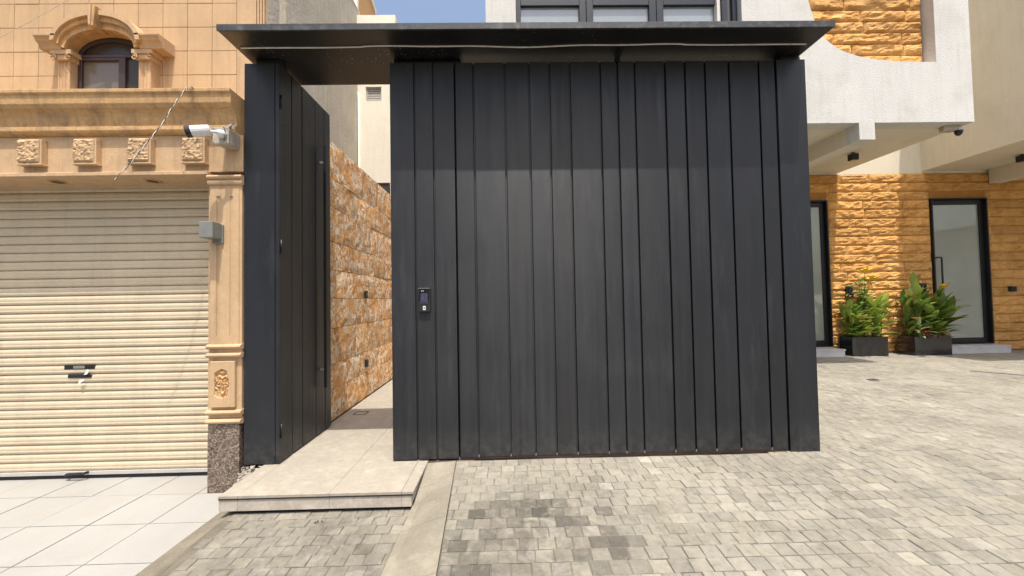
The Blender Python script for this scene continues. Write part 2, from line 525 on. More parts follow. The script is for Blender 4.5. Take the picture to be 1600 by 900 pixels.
def lay_pavers(cells, parent, limit, tilt, zf):
    """nearest cells become single pavers, the rest one joined part"""
    cells.sort(key=lambda c: (c[0] ** 2 + c[2] ** 2) if c[5] else 1e9)
    variants = {}
    for i, (cx, w, cy, d, tint, _) in enumerate(cells[:limit]):
        key = (round(w, 2), i % 3)
        if key not in variants:
            vs, fs = paver_verts(-key[0] / 2 + .0017, key[0] / 2 - .0017, -d / 2 + .0017, d / 2 - .0017, 0, prnd)
            variants[key] = MB().add(vs, fs).mesh('paver', M['paver'])
        o = link('paver', variants[key], parent, (cx, cy, zf(cy) + prnd.gauss(0, .0011)),
                 (tilt(cy) + prnd.gauss(0, .008), prnd.gauss(0, .008), prnd.gauss(0, .008)), (w / key[0], 1, 1))
        o.color = (*tint, 1)
    rest = cells[limit:]
    if not rest:
        return
    V = []; F = []; T = []
    for cx, w, cy, d, tint, _ in rest:
        vs, fs = paver_verts(cx - w / 2 + .0017, cx + w / 2 - .0017, cy - d / 2 + .0017, cy + d / 2 - .0017, prnd.gauss(0, .0012), prnd)
        o = len(V)
        V += [(x, y, z + zf(y)) for x, y, z in vs]
        F += [tuple(q + o for q in f) for f in fs]
        T += [tint] * len(vs)
    me = bpy.data.meshes.new('paver_field')
    me.from_pydata(V, [], F)
    at = me.color_attributes.new('tint', 'FLOAT_COLOR', 'POINT')
    buf = []
    for t in T: buf += [*t, 1.0]
    at.data.foreach_set('color', buf)
    me.materials.append(M['paver_mass'])
    tag(link('paver_field', me, parent), 'the farther, joined run of cement blocks', kind='stuff')

PB = (.272, .255, .211)
cells = []
PY = .1015; PX = .1065
y = 3.385 - PY / 2
row = 0
rows = []
while y > .62:
    rows.append(y); y -= PY
y = 3.385 + PY / 2
while y < 8.72:
    rows.append(y); y += PY
for ri, y in enumerate(rows):
    x = strip_x(y) + .004 if y < 3.4 else 2.3
    xe = min(15.0, 2.2 + y * 1.75)
    first = PX * prnd.choice((.35, .5, .65, 1.0)) if y < 3.4 else PX * (.5 if ri % 2 else 1)
    w = first
    while x < xe:
        cx = x + w / 2
        vis = (-.6 * y < cx < 1.36 * y and 1.9 < y < 3.4)
        cells.append((cx, w, y, PY, paver_tint(cx, y, PB, DARK), vis))
        x += w
        w = PX * (1 + prnd.uniform(-.05, .05))
lay_pavers(cells, drive, 300, lambda y: math.atan(.05) if y < 3.4 else 0., zdrive)

# small paved patch in front of the entrance step
def zpatch(y):
    return ZL - .0 if y > 2.9 else ZL - .022 * (2.9 - y)
def patch_left(y): return -2.10
def patch_right(y): return -.722 - (2.9 - y) * .02
pm = MB()
ys = [.56, 1.5, 2.2, 2.9, 3.3]
vs = []
for y in ys: vs += [(-2.06, y, zpatch(y) - .008), (patch_right(y) + .01, y, zpatch(y) - .008)]
pm.add(vs, [(2 * i, 2 * i + 1, 2 * i + 3, 2 * i + 2) for i in range(len(ys) - 1)])
patch = struct('pavement', pm, 'bedding', 'small patch of worn cement blocks in front of the entrance step')
cells = []
y = 2.905 - .0485; ri = 0
while y > .7:
    x = -2.02 + prnd.choice((0, .05)) ; w = .112 * prnd.choice((.6, 1, 1))
    while x < patch_right(y) - .015:
        w = min(w, patch_right(y) - x)
        if w > .035:
            cells.append((x + w / 2, w, y, .097, paver_tint(x, y, (.218, .203, .167)), y > 1.9))
        x += w; w = .112 * (1 + prnd.uniform(-.06, .06))
    y -= .097; ri += 1
lay_pavers(cells, patch, 170, lambda y: .022, zpatch)

# mortar haunch along the patch's left side, concrete ramp strip on its right
struct('mortar_edge', MB().add([(-2.245, .56, -.222), (-2.02, .56, zpatch(.56) - .004), (-2.035, 3.2, ZL - .004), (-2.245, 3.2, -.215), (-2.03, 2.0, zpatch(2.) - .004), (-2.245, 2.0, -.218)],
                           [(0, 1, 4, 5), (5, 4, 2, 3)]), 'mortar', 'thin mortar edge between white tiles and cement blocks')
kerb = struct('ramp_strip', B(-.6, -.55, 3.3, 3.35, -.3, -.2), 'concrete', 'sloping concrete strip between step and driveway')
seg = [(3.385, 3.082), (3.079, 2.615), (2.612, 2.115), (2.112, 1.5), (1.497, .56)]
for a, b in seg:
    def lz(y): return -.012 - .115 * min(1, max(0, (3.36 - y) / .5)) - .045 * max(0, 2.86 - y)
    def rz(y): return zdrive(y) + .001
    def fn(u, v, a=a, b=b):
        y = b + (a - b) * v
        xl = patch_right(y) if y < 2.86 else -.715
        xr = strip_x(y) - .004
        # flat band on the left, rising to the driveway on the right
        s = max(0., (u - .12) / .88)
        n = noise.noise(Vector((u * 2, y * 3, 0))) * .006
        return (xl + (xr - xl) * u, y, lz(y) + (rz(y) - lz(y)) * (s ** .8) + n * (0 if u in (0, 1) else 1))
    top = MB().sheet(fn, 6, 6)
    n = len(top.v)
    ring = list(range(7)) + [7 * j + 6 for j in range(1, 7)] + [42 + i for i in range(5, -1, -1)] + [7 * j for j in range(5, 0, -1)]
    top.v += [(top.v[i][0], top.v[i][1], top.v[i][2] - .1) for i in ring]
    for i in range(len(ring)):
        j = (i + 1) % len(ring)
        top.f.append((ring[i], n + i, n + j, ring[j]))
    obj('concrete_slab', top, 'concrete', kerb, smooth=False)

# white tiles in front of the garage
fc = struct('forecourt', MB().add([(-9, .56, ZL - .006), (-2.13, .56, ZL - .006), (-2.13, 3.75, ZL - .006), (-9, 3.75, ZL - .006)], [(0, 1, 2, 3)]), 'tile_joint', 'white tiled forecourt in front of the garage shutter')
tys = [3.74, 3.635, 3.215, 2.795, 2.375, 1.955, 1.535, 1.115, .695]
txs = [-2.137, -2.545, -2.965, -3.385, -3.805, -4.225, -4.645, -5.065, -5.485, -5.905]
for i in range(len(tys) - 1):
    for j in range(len(txs) - 1):
        dz = random.uniform(-.0012, .0012)
        t = obj('floor_tile', B(txs[j + 1] + .0038, txs[j] - .0038, tys[i + 1] + .0038, tys[i] - .0038, ZL - .02, ZL + dz), 'white_tile', fc, .0012)

# passage floor behind the door and the step in front of it
pf = struct('passage_floor', B(-2.05, -.30, 3.4, 8.4, -.05, -.006), 'tile_joint', 'beige marble floor of the passage behind the open door')
pys = [3.45, 4.03, 4.61, 5.19, 5.77, 6.35, 6.93, 7.51, 8.09, 8.39]
pxs = [-2.05, -1.98, -1.318, -.79, -.30]
for i in range(len(pys) - 1):
    for j in range(len(pxs) - 1):
        obj('floor_tile', B(pxs[j] + .0012, pxs[j + 1] - .0012, pys[i] + .0012, pys[i + 1] - .0012, -.02, random.uniform(-.0006, .0006)), 'marble', pf, .0008)
obj('floor_drain', MB().ring([(-1.92, 4.82), (-1.76, 4.82), (-1.76, 4.96), (-1.92, 4.96)], [(-1.905, 4.832), (-1.775, 4.832), (-1.775, 4.948), (-1.905, 4.948)], .0, .003, 'z'), 'tile_joint', pf)

step = thing('entrance_step', (-1.4, 2.9, ZL), 'beige marble entrance step in front of the open black door', 'step')
obj('step_core', B(-2.06, -.745, 2.93, 3.448, ZL - .05, -.0225), 'gap', step)  # near-black core: shade of the undercut below the risers put into its colour
for x0, x1 in ((-2.12, -1.981), (-1.979, -1.319), (-1.317, -.791), (-.789, -.702)):
    obj('tread_tile', B(x0, x1, 2.87, 3.449, -.021, random.uniform(-.0005, .0005)), 'marble', step, .0015)
for x0, x1 in ((-2.118, -1.981), (-1.979, -1.319), (-1.317, -.791), (-.789, -.72)):
    obj('riser_tile', B(x0, x1, 2.874, 2.925, -.112, -.0285), 'marble_face', step, .001)
obj('black_trim', B(-2.118, -.705, 2.868, 2.93, -.0282, -.0215), 'gap', step)  # thin black trim between treads and risers
obj('side_riser', B(-.742, -.72, 2.927, 3.39, -.10, -.0255), 'marble_face', step, .001)
obj('side_riser', B(-2.118, -2.08, 2.927, 3.21, -.14, -.0255), 'marble_face', step, .001)

# ------------------------------------------------------------------ black entrance gate
GX = lambda px: -1.009 + (px - 608) * .005809
EDGE = [608, 646, 675, 707.5, 737.3, 785.7, 823.3, 855, 886.8, 934.3, 961.3, 988.3, 1036, 1067.3, 1099, 1136.8, 1184, 1211.8]
GY = 3.40; GT = 3.532

def boards(parent, edges, z0, z1, y0, gap=.016, depth=.024):
    for i in range(len(edges) - 1):
        obj('board', B(edges[i] + (gap / 2 if i else .003), edges[i + 1] - (gap / 2 if i < len(edges) - 2 else .003), y0 + random.uniform(0, .0012), y0 + depth, z0, z1), 'gate', parent, .0022)
    obj('backing_sheet', B(edges[0] + .004, edges[-1] - .004, y0 + depth * .9, y0 + .06, z0 + .004, z1 - .004), 'gate', parent)

fp = thing('gate_side_panel', (GX(650), GY, 0), 'narrow fixed panel of three black boards beside the doorway, carrying the intercom', 'gate panel')
boards(fp, [GX(e) for e in EDGE[:4]], .012, GT, GY)
obj('support_beam', B(GX(612), GX(716), GY + .066, GY + .16, .02, 3.585), 'gap', fp)

vg = thing('vehicle_gate', (GX(960), GY, 0), 'wide black sliding vehicle gate of vertical metal boards', 'gate')
ed = [GX(e) for e in EDGE[3:]]
ed[0] += .008; ed[-1] -= .012
boards(vg, ed, .022, GT, GY + .004)
obj('bottom_rail', B(ed[0] + .005, ed[-1] - .005, GY + .010, GY + .05, .006, .0205), 'rust', vg)
for e in ed[1:-1]:
    obj('weld_bead', MB().tube([(e, GY + .006, .023), (e, GY + .004, .042)], [.0065, .004], 6), 'lamp', vg)

for (x0, x1, bx, lab) in ((-2.292, -1.986, -2.024, 'plain black metal post left of the open door, against the tan pilaster'),
                          (2.497, 2.762, None, 'plain black metal post at the right end of the vehicle gate')):
    p = thing('gate_post', ((x0 + x1) / 2, GY, 0), lab, 'post', 'posts of the black entrance gate')
    if bx:
        obj('board', B(x0, bx - .002, GY, GY + .16, .004, GT + .004), 'gate', p, .002)
        obj('edge_strip', B(bx + .002, x1, GY + .002, GY + .16, .004, GT + .004), 'gate', p, .002)
    else:
        obj('board', B(x0, x1, GY - .004, GY + .16, -.002, GT + .002), 'gate', p, .002)
        obj('base_edge', B(x0 + .02, x1 - .004, GY - .001, GY + .12, -.02, -.0025), 'rust', p)
    obj('head_block', B(x0 + .08, x1 - .012, GY + .04, GY + .15, GT + .0045, 3.588), 'gap', p)

cp = thing('gate_canopy', (.25, 3.45, 3.59), 'flat black metal canopy over the gate with a pale wavy strip beneath', 'canopy')
obj('roof_slab', B(-2.276, 2.744, 3.066, 3.85, 3.590, 3.632), 'canopy', cp, .002)
obj('fascia', B(-2.28, 2.748, 3.05, 3.0645, 3.588, 3.640), 'fascia', cp, .0015)
pts = []
for i in range(121):
    x = -2.23 + i * (2.67 + 2.23) / 120
    w = (.011 * math.sin(x * 3.1 + 1) + .006 * math.sin(x * 7.3)) * (1 if -1.2 < x < 1.6 else .25)
    pts.append((x, 3.262 + w, 3.5855))
obj('led_strip', MB().tube(pts, .0065, 6), 'strip', cp, smooth=True)
obj('hanger_bracket', B(GX(959), GX(966), 3.405, 3.45, GT + .002, 3.5895), 'black', cp)
obj('hanger_bracket', B(GX(959), GX(966), 3.29, 3.404, 3.56, 3.5895), 'black', cp)

# pedestrian door, swung inwards
pd = thing('entrance_door', (-1.99, 3.42, 0), 'narrow black boarded door standing open inwards with long bar handle', 'door')
dye = [3.425, 3.606, 3.787, 4.053, 4.252, 4.395]
for i in range(5):
    obj('board', B(-2.012, -1.988 + random.uniform(0, .001), dye[i] + .006, dye[i + 1] - .006, .015, 3.545), 'gate', pd, .002)
obj('backing_sheet', B(-2.045, -2.009, 3.43, 4.39, .018, 3.542), 'gate', pd)
h = obj('bar_handle', B(-1.945, -1.915, 4.13, 4.16, .49, 3.09), 'black', pd, .003)
for z in (.685, 2.905):
    obj('standoff', B(-1.9865, -1.944, 4.135, 4.155, z - .012, z + .012), 'lamp', h, .002)
for z in (.28, 1.9, 3.2):
    obj('hinge', MB().tube([(-1.982, 3.425, z - .06), (-1.982, 3.425, z + .06)], .009, 8), 'black', pd, smooth=True)

# intercom
ic = thing('intercom', (-.714, GY, 1.4), 'black rectangular intercom with dark screen on the gate side panel', 'intercom')
obj('housing', B(-.765, -.663, GY - .028, GY - .0005, 1.30, 1.502), 'dark_plastic', ic, .004)
obj('screen', B(-.757, -.671, GY - .0305, GY - .0275, 1.365, 1.494), 'screen', ic)
obj('screen_panel', B(-.745, -.684, GY - .032, GY - .0302, 1.375, 1.462), surf('faint bluish display', (.05, .055, .10), .5, 30, .15), ic)  # dark bluish tone for the display area
for x in (-.735, -.722):
    obj('sensor', MB().tube([(x, GY - .0330, 1.482), (x, GY - .030, 1.482)], .004, 8), 'plastic_white', ic)
obj('card_symbol', MB().ring([(-.726, 1.315), (-.702, 1.315), (-.702, 1.35), (-.726, 1.35)], [(-.720, 1.325), (-.709, 1.325), (-.709, 1.338), (-.720, 1.338)], GY - .0295, GY - .0282, 'y'), 'plastic_white', ic)
obj('rain_lip', B(-.767, -.661, GY - .034, GY - .0005, 1.5025, 1.507), 'lamp', ic)

# ------------------------------------------------------------------ tan villa on the left
vl = thing('villa', (-4.2, 3.6, ZL), 'tan stone villa front with garage shutter, carved cornice and arched window', 'house')
WY = 3.9
obj('wall', B(-8, -2.397, WY, 4.10, 2.9, 8.0), 'grout', vl)
obj('side_render', B(-2.3965, -2.390, WY + .001, 4.10, 2.9, 8.0), 'grey_render', vl)
obj('rear_wall', B(-8, -3.3, 4.101, 5.25, -.2, 8.0), 'grey_render', vl)
# facade tiles
tz = [3.235 + .2475 * i for i in range(9)]
tx = [-2.70 - .2475 * i for i in range(16)]
trnd = random.Random(3)
for zi in range(len(tz) - 1):
    for xi in range(len(tx) - 1):
        x1 = tx[xi]; x0 = tx[xi + 1]
        obj('wall_tile', B(x0 + .0022, x1 - .0022, WY - .010 - trnd.uniform(0, .0025), WY + .01, tz[zi] + .0028, tz[zi + 1] - .0028), 'tile', vl, .001)
obj('wall_band', B(-2.697, -2.51, WY - .012, WY + .01, 3.1, 8.0), 'tan', vl)
fl = MB()
prof = [(-2.508, WY)]
for k in range(4):
    x = -2.508 + k * .028
    prof += [(x, WY - .03), (x + .017, WY - .03), (x + .017, WY - .012), (x + .028, WY - .012)]
prof += [(-2.396, WY - .03), (-2.390, WY)]
obj('fluted_band', MB().prism(prof, 3.1, 8.0, 'z'), 'tan', vl)
# cornice
cor = [(3.05, 3.125), (3.05, 3.095), (3.075, 3.088), (3.082, 3.02), (3.095, 3.012), (3.11, 3.0)]
cor += [(3.11 + .085 * math.sin(R(a)), 2.915 + .085 * math.cos(R(a))) for a in (20, 40, 60, 80)]
cor += [(3.205, 2.905), (3.205, 2.882), (3.172, 2.878), (3.168, 2.842), (3.19, 2.828), (3.26, 2.826), (3.9, 2.826), (3.9, 3.14)]
def squash(y, z):  # profile drawn in toward the frieze along sight lines from the camera
    y2 = 3.25 - (3.25 - y) * .56 if y < 3.25 else y
    return (y2, 1.4 + (z - 1.4) * y2 / y)
cor = [squash(*q) for q in cor]
obj('cornice', MB().prism(cor, -8, -2.238, 'x'), 'tan_dark', vl, .004)
obj('frieze', B(-8, -2.198, 3.25, 3.62, 2.516, 2.825), 'tan', vl)
lint = obj('lintel', B(-8, -2.475, 3.215, 3.62, 2.482, 2.5145), 'tan', vl, .004)
for x, y in ((-3.86, 3.36), (-3.06, 3.37)):
    d = obj('downlight', MB().ring(arc(x, y, .062, .062, 0, 345, 23), arc(x, y, .045, .045, 0, 345, 23), 2.476, 2.4818, 'z'), 'tan_dark', lint)
    o = obj('downlight_lens', MB().prism(arc(x, y, .0445, .0445, 0, 345, 23), 2.4795, 2.4815, 'z'), 'dark_plastic', lint)
# rough blocks on the frieze
for i, x in enumerate((-4.455, -4.005, -3.56, -3.115, -2.672)):
    w = .178
    fb = obj('frieze_block', B(x, x + w + .006, 3.205, 3.2495, 2.585, 2.79), 'tan', vl, .002)
    rr = random.Random(40 + i)
    def fn(u, v, x=x, i=i):
        n = noise.fractal(Vector((u * 4 + i * 9, 3.1 * i, v * 5)), .8, 2.0, 4)
        n = (abs(n) * 1.6 - .35) * .011
        e = min(u, 1 - u, v, 1 - v)
        return (x + .004 + u * (w - .012), 3.2055 - .016 - (n if e > .02 else -.012), 2.595 + v * .19)
    q = MB().sheet(fn, 16, 16)
    o = obj('rough_face', q, 'tan', fb)
    obj('sill', B(x - .006, x + w + .012, 3.195, 3.2495, 2.572, 2.5845), 'tan', fb, .002)
# shutter
rs = link('roller_shutter', None, vl); rs.location = Vector((-4.2, 3.55, 0)) - vl.location
sp = [(.012, 0), (-.002, .003), (-.008, .010), (-.011, .022), (-.0085, .034), (-.010, .044), (-.0085, .058), (-.003, .069), (.004, .076), (.012, .0785)]
sl = MB()
X0, X1 = -7.5, -2.48
n = len(sp)
sl.add([(X0, yy, zz) for yy, zz in sp] + [(X1, yy, zz) for yy, zz in sp], [(i, i + 1, n + i + 1, n + i) for i in range(n - 1)])
slm = sl.mesh('slat', M['shutter'], smooth=False)
for i in range(33):
    o = link('slat', slm, rs, Vector((4.2, random.uniform(-.0008, .0008), -.072 + i * .0785)), (random.gauss(0, .006), 0, 0))
obj('bottom_rail', B(-7.5, -2.48, 3.535, 3.565, -.105, -.0725), 'rail', rs, .002)
obj('dark_strip', B(-7.5, -2.48, 3.545, 3.56, -.139, -.1055), 'gap', rs)  # dark strip filling the space under the bottom rail
obj('pull_handle', MB().tube([(-3.92, 3.535, -.092), (-3.915, 3.50, -.088), (-3.90, 3.492, -.080), (-3.77, 3.492, -.074), (-3.76, 3.50, -.078), (-3.758, 3.535, -.08)], .011, 6), 'black', rs)
lk = obj('lock_slot', B(-3.985, -3.712, 3.5375, 3.552, .833, .872), 'black', rs, .002)
obj('lock_bar', B(-3.90, -3.80, 3.534, 3.5385, .842, .866), 'lamp', rs)
obj('lock_slot', B(-3.955, -3.738, 3.534, 3.552, .752, .792), 'black', rs, .012)
lf = MB()
lf.add([(-3.765, 3.525, .835), (-3.80, 3.528, .785), (-3.765, 3.522, .790), (-3.752, 3.53, .825)], [(0, 1, 2), (0, 2, 3)])
lf.add([(-3.83, 3.52, .742), (-3.785, 3.524, .744), (-3.828, 3.512, .705), (-3.80, 3.51, .725)], [(0, 1, 3), (0, 3, 2)])
leaflet = tag(obj('leaflet', lf, 'paper'), 'crumpled white paper leaflet stuck in the garage shutter lock', 'paper')
# pilaster
pl = obj('pilaster', B(-2.462, -2.196, 3.232, 3.60, .46, 2.482), 'tan', vl)
def fluted(x0, x1, y, cuts, z0, z1, yb=3.24):
    pr = [(x0, yb), (x0, y + .006), (x0 + .006, y)]
    for c in cuts:
        pr += [(c - .013, y)] + [(c + .013 * math.sin(R(a)), y + .010 * math.cos(R(a)) + .001) for a in (-70, -35, 0, 35, 70)] + [(c + .013, y)]
    pr += [(x1 - .006, y), (x1, y + .006), (x1, yb)]
    return MB().prism(pr, z0, z1, 'z')
obj('shaft', fluted(-2.452, -2.215, 3.222, (), 1.065, 1.13), 'tan', pl)
obj('shaft', fluted(-2.452, -2.215, 3.222, (-2.388, -2.278), 1.1305, 2.30), 'tan', pl)
obj('shaft', fluted(-2.452, -2.215, 3.222, (), 2.3005, 2.36), 'tan', pl)
obj('side_trim', B(-2.502, -2.464, 3.27, 3.53, .40, 2.478), 'tan', pl, .003)
def moulding(z0, z1, d, x0=-2.472, x1=-2.188):
    zm = (z0 + z1) / 2; hh = (z1 - z0) / 2
    pr = [(3.30, z0), (3.226, z0)] + [(3.226 - d * math.cos(R(a)), zm + hh * math.sin(R(a))) for a in (-70, -35, 0, 35, 70)] + [(3.226, z1), (3.30, z1)]
    return MB().prism(pr, x0, x1, 'x')
obj('moulding', moulding(2.44, 2.478, .026), 'tan', pl)
obj('moulding', moulding(2.395, 2.4395, .014), 'tan', pl)
obj('moulding', moulding(1.028, 1.066, .026), 'tan', pl)
obj('moulding', moulding(.957, .996, .026), 'tan', pl)
obj('moulding', moulding(.488, .528, .026), 'tan', pl)
obj('moulding', moulding(.415, .456, .028), 'tan', pl)
oct_o = [(-2.438, .62), (-2.438, .86), (-2.438, .928), (-2.34, .928), (-2.236, .928), (-2.236, .74), (-2.236, .553), (-2.34, .553), (-2.438, .553)]
oct_i = [(-2.400, .655), (-2.400, .83), (-2.378, .848), (-2.34, .866), (-2.300, .848), (-2.280, .74), (-2.300, .645), (-2.34, .628), (-2.378, .638)]
obj('carved_panel', MB().ring(oct_o, oct_i, 3.204, 3.2318, 'y'), 'tan', pl, .003)
def fn(u, v):
    x = -2.405 + u * .13; z = .622 + v * .25
    rho = math.hypot((x + 2.34) / .06, (z - .747) / .11)
    q = .006 * math.sin(14 * rho + 3 * math.sin(5 * math.atan2(z - .747, x + 2.34))) + .004 * noise.noise(Vector((x * 60, 0, z * 60)))
    return (x, 3.217 - q, z)
obj('carving', MB().sheet(fn, 30, 46), 'tan_dark', pl)
obj('plinth', B(-2.462, -2.205, 3.215, 3.60, ZL - .01, .335), 'granite', pl, .002)
obj('plinth_cap', B(-2.460, -2.207, 3.219, 3.60, .336, .414), 'granite', pl, .001)
# window surround
XC, IR = -3.92, .335
sur = link('window_surround', None, vl); sur.location = Vector((XC, 3.8, 3.5)) - vl.location
def hood(ro, so, zo, ri, si, zi, y0, y1, n=20):
    o = [(XC + ro * math.cos(R(180 - 180 * i / n)), zo + so * math.sin(R(180 - 180 * i / n))) for i in range(n + 1)]
    q = [(XC + ri * math.cos(R(180 - 180 * i / n)), zi + si * math.sin(R(180 - 180 * i / n))) for i in range(n + 1)]
    vs = []; fs = []
    for a, b in zip(o, q):
        vs += [(a[0], y0, a[1]), (b[0], y0, b[1]), (a[0], y1, a[1]), (b[0], y1, b[1])]
    for i in range(n):
        s = 4 * i; t = s + 4
        fs += [(s, t, t + 1, s + 1), (s + 2, s + 3, t + 3, t + 2), (s, s + 2, t + 2, t), (s + 1, t + 1, t + 3, s + 3)]
    fs += [(0, 1, 3, 2), (4 * n, 4 * n + 2, 4 * n + 3, 4 * n + 1)]
    return MB().add(vs, fs)
SZ = 3.915
obj('arch', hood(.40, .262, SZ + .03, IR, .185, SZ, 3.735, WY - .002), 'tan_dark', sur)
obj('arch_moulding', hood(.425, .292, SZ + .05, .385, .245, SZ + .05, 3.690, 3.80), 'tan', sur)
obj('arch_moulding', hood(.405, .262, SZ + .045, .365, .215, SZ + .03, 3.712, 3.80), 'tan_dark', sur)
# spandrel fill behind arch sides
for s in (-1, 1):
    xa, xb = sorted((XC + s * .34, XC + s * .60))
    ear = [(3.69, SZ + .115), (3.69, SZ + .095), (3.705, SZ + .085), (3.712, SZ + .06), (3.735, SZ + .045), (3.75, SZ + .0), (WY - .002, SZ + .0), (WY - .002, SZ + .118)]
    xa2, xb2 = (XC - .585, XC - .375) if s < 0 else (XC + .375, XC + .60)
    obj('ear_cornice', MB().prism(ear, xa2, xb2, 'x'), 'tan', sur, .002)
    cx = XC + s * .391
    obj('impost', B(cx - .10, cx + .10, 3.752, WY - .002, SZ - .045, SZ - .001), 'tan', sur, .003)
    # volute capital
    cap = obj('capital', B(cx - .075, cx + .075, 3.765, WY - .002, SZ - .095, SZ - .046), 'tan', sur, .004)
    for t in (-1, 1):
        sp_ = []
        for k in range(15):
            a = R(90 + t * k * 34); rr = .032 * (1 - k / 17)
            sp_.append((cx + t * .072 + rr * math.cos(a), 3.757, SZ - .078 + rr * math.sin(a)))
        obj('volute', MB().tube(sp_, .008, 5), 'tan', sur)
    obj('column', fluted(cx - .058, cx + .058, 3.785, (cx - .03, cx, cx + .03), 3.2, SZ - .0955, WY - .003), 'tan', sur)
    jl, jr = sorted((XC + s * IR, XC + s * .355))
    obj('jamb', B(jl, jr, 3.80, WY - .001, 3.1, SZ + .03), 'tan', sur)
key = [(XC - .022, SZ + .165), (XC + .022, SZ + .165), (XC + .042, SZ + .365), (XC - .042, SZ + .365)]
kk = MB().prism(key, 3.655, 3.80, 'y')
obj('keystone', kk, 'tan_dark', sur, .004)
obj('keystone_rib', MB().prism([(XC - .008, SZ + .17), (XC + .008, SZ + .17), (XC + .016, SZ + .36), (XC - .016, SZ + .36)], 3.643, 3.66, 'y'), 'tan', sur)
# arched window
aw = link('arched_window', None, vl); aw.location = Vector((XC, WY, 3.5)) - vl.location
fo = [(XC - .333, 3.2), (XC - .333, SZ)] + [(XC - .333 * math.cos(R(a)), SZ + .183 * math.sin(R(a))) for a in range(15, 180, 15)] + [(XC + .333, SZ), (XC + .333, 3.2)]
fi = [(XC - .295, 3.24), (XC - .295, SZ - .005)] + [(XC - .295 * math.cos(R(a)), SZ - .005 + .15 * math.sin(R(a))) for a in range(15, 180, 15)] + [(XC + .295, SZ - .005), (XC + .295, 3.24)]
obj('frame', MB().ring(fo, fi, WY - .045, WY - .003, 'y'), 'window_brown', aw, .003)
obj('pane', MB().prism([(XC - .30, 3.22), (XC + .30, 3.22), (XC + .30, SZ - .02), (XC - .30, SZ - .02)], WY - .022, WY - .018, 'y'), 'glass_tan', aw)
obj('fanlight_pane', MB().prism([(XC - .294, SZ + .002)] + [(XC - .294 * math.cos(R(a)), SZ + .002 + .145 * math.sin(R(a))) for a in range(15, 180, 15)] + [(XC + .294, SZ + .002)], WY - .022, WY - .018, 'y'), 'glass_brown', aw)
obj('transom', B(XC - .296, XC + .296, WY - .052, WY - .016, SZ - .022, SZ + .004), 'window_brown', aw, .003)
obj('mullion', B(XC + .075, XC + .14, WY - .050, WY - .016, 3.23, SZ - .0225), 'window_brown', aw, .003)
obj('dark_pane', B(XC + .142, XC + .29, WY - .027, WY - .0225, 3.24, SZ - .023), 'glass_brown', aw)
obj('sash_rail', B(XC - .294, XC + .074, WY - .046, WY - .017, SZ - .05, SZ - .0225), 'window_brown', aw, .002)

# wall lamp
wl = thing('wall_lamp', (-2.39, 3.2, 2.0), 'grey square up and down lamp on the tan pilaster', 'wall lamp')
obj('housing', B(-2.455, -2.345, 3.105, 3.205, 1.935, 2.065), 'lamp', wl, .003)
obj('back_plate', B(-2.42, -2.335, 3.205, 3.2215, 1.90, 2.055), 'lamp', wl, .002)

# security camera
sc_ = thing('security_camera', (-2.32, 3.15, 2.77), 'white bullet security camera on a square junction box under the cornice', 'security camera')
obj('junction_box', B(-2.345, -2.225, 3.115, 3.2495, 2.70, 2.825), 'plastic_grey', sc_, .006)
obj('box_lid', B(-2.349, -2.221, 3.108, 3.1145, 2.696, 2.829), 'plastic_grey', sc_, .002)
for x, z in ((-2.338, 2.704), (-2.232, 2.704), (-2.338, 2.82), (-2.232, 2.82)):
    obj('screw', MB().tube([(x, 3.1035, z), (x, 3.1075, z)], .0045, 6), 'lamp', sc_)
obj('swivel', MB().tube([(-2.262, 3.1075, 2.765), (-2.262, 3.08, 2.765), (-2.27, 3.055, 2.768)], [.034, .032, .020], 12), 'plastic_white', sc_, smooth=True)
obj('arm', MB().tube([(-2.268, 3.06, 2.768), (-2.31, 3.04, 2.765), (-2.345, 3.03, 2.76)], .012, 8), 'plastic_white', sc_, smooth=True)
a, b = Vector((-2.305, 3.03, 2.772)), Vector((-2.415, 2.985, 2.742))
d = (b - a)
obj('camera_body', MB().tube([a, a + d * .06, b], [.030, .040, .044], 16), 'plastic_white', sc_, smooth=False)
obj('lens_hood', MB().tube([b + d * .004, b + d * .30], [.0445, .045], 16), 'dark_plastic', sc_)
obj('conduit', MB().tube([(-2.29, 3.17, 2.826), (-2.278, 3.19, 2.87), (-2.266, 3.26, 2.94), (-2.274, 3.34, 3.03), (-2.285, 3.395, 3.06)], .012, 8), 'conduit', sc_, smooth=True)
obj('cable_loop', MB().tube([(-2.255, 3.10, 2.825), (-2.235, 3.088, 2.80), (-2.235, 3.086, 2.75), (-2.25, 3.1, 2.72)], .004, 6), 'wire_black', sc_, smooth=True)

# twisted rope from the cornice and a thin wire over the arch
rp = thing('twisted_cord', (-2.75, 3.0, 2.75), 'twisted black and white cord hanging from the tan cornice', 'cord')
ctrl = [(-2.47, 3.20, 3.175), (-2.545, 3.12, 3.172), (-2.56, 3.10, 3.14), (-2.615, 3.06, 3.00), (-2.665, 3.02, 2.83), (-2.735, 2.97, 2.66), (-2.82, 2.93, 2.49), (-2.92, 2.90, 2.335)]
path = []
for i in range(len(ctrl) - 1):
    for k in range(14):
        path.append(Vector(ctrl[i]).lerp(Vector(ctrl[i + 1]), k / 14))
def strand(ph):
    return [p + Vector((math.cos(i * .75 + ph) * .0036, math.sin(i * .75 + ph) * .0036, math.sin(i * .75 + ph) * .002)) for i, p in enumerate(path)]
obj('white_strand', MB().tube(strand(0), .0028, 5), 'wire_white', rp)
obj('black_strand', MB().tube(strand(math.pi), .0022, 5), 'wire_black', rp)
pts = [Vector((-5.3, 3.62, 3.69)).lerp(Vector((-3.9, 3.62, 4.42)), t / 20) + Vector((0, 0, -.05 * math.sin(math.pi * t / 20))) for t in range(21)]
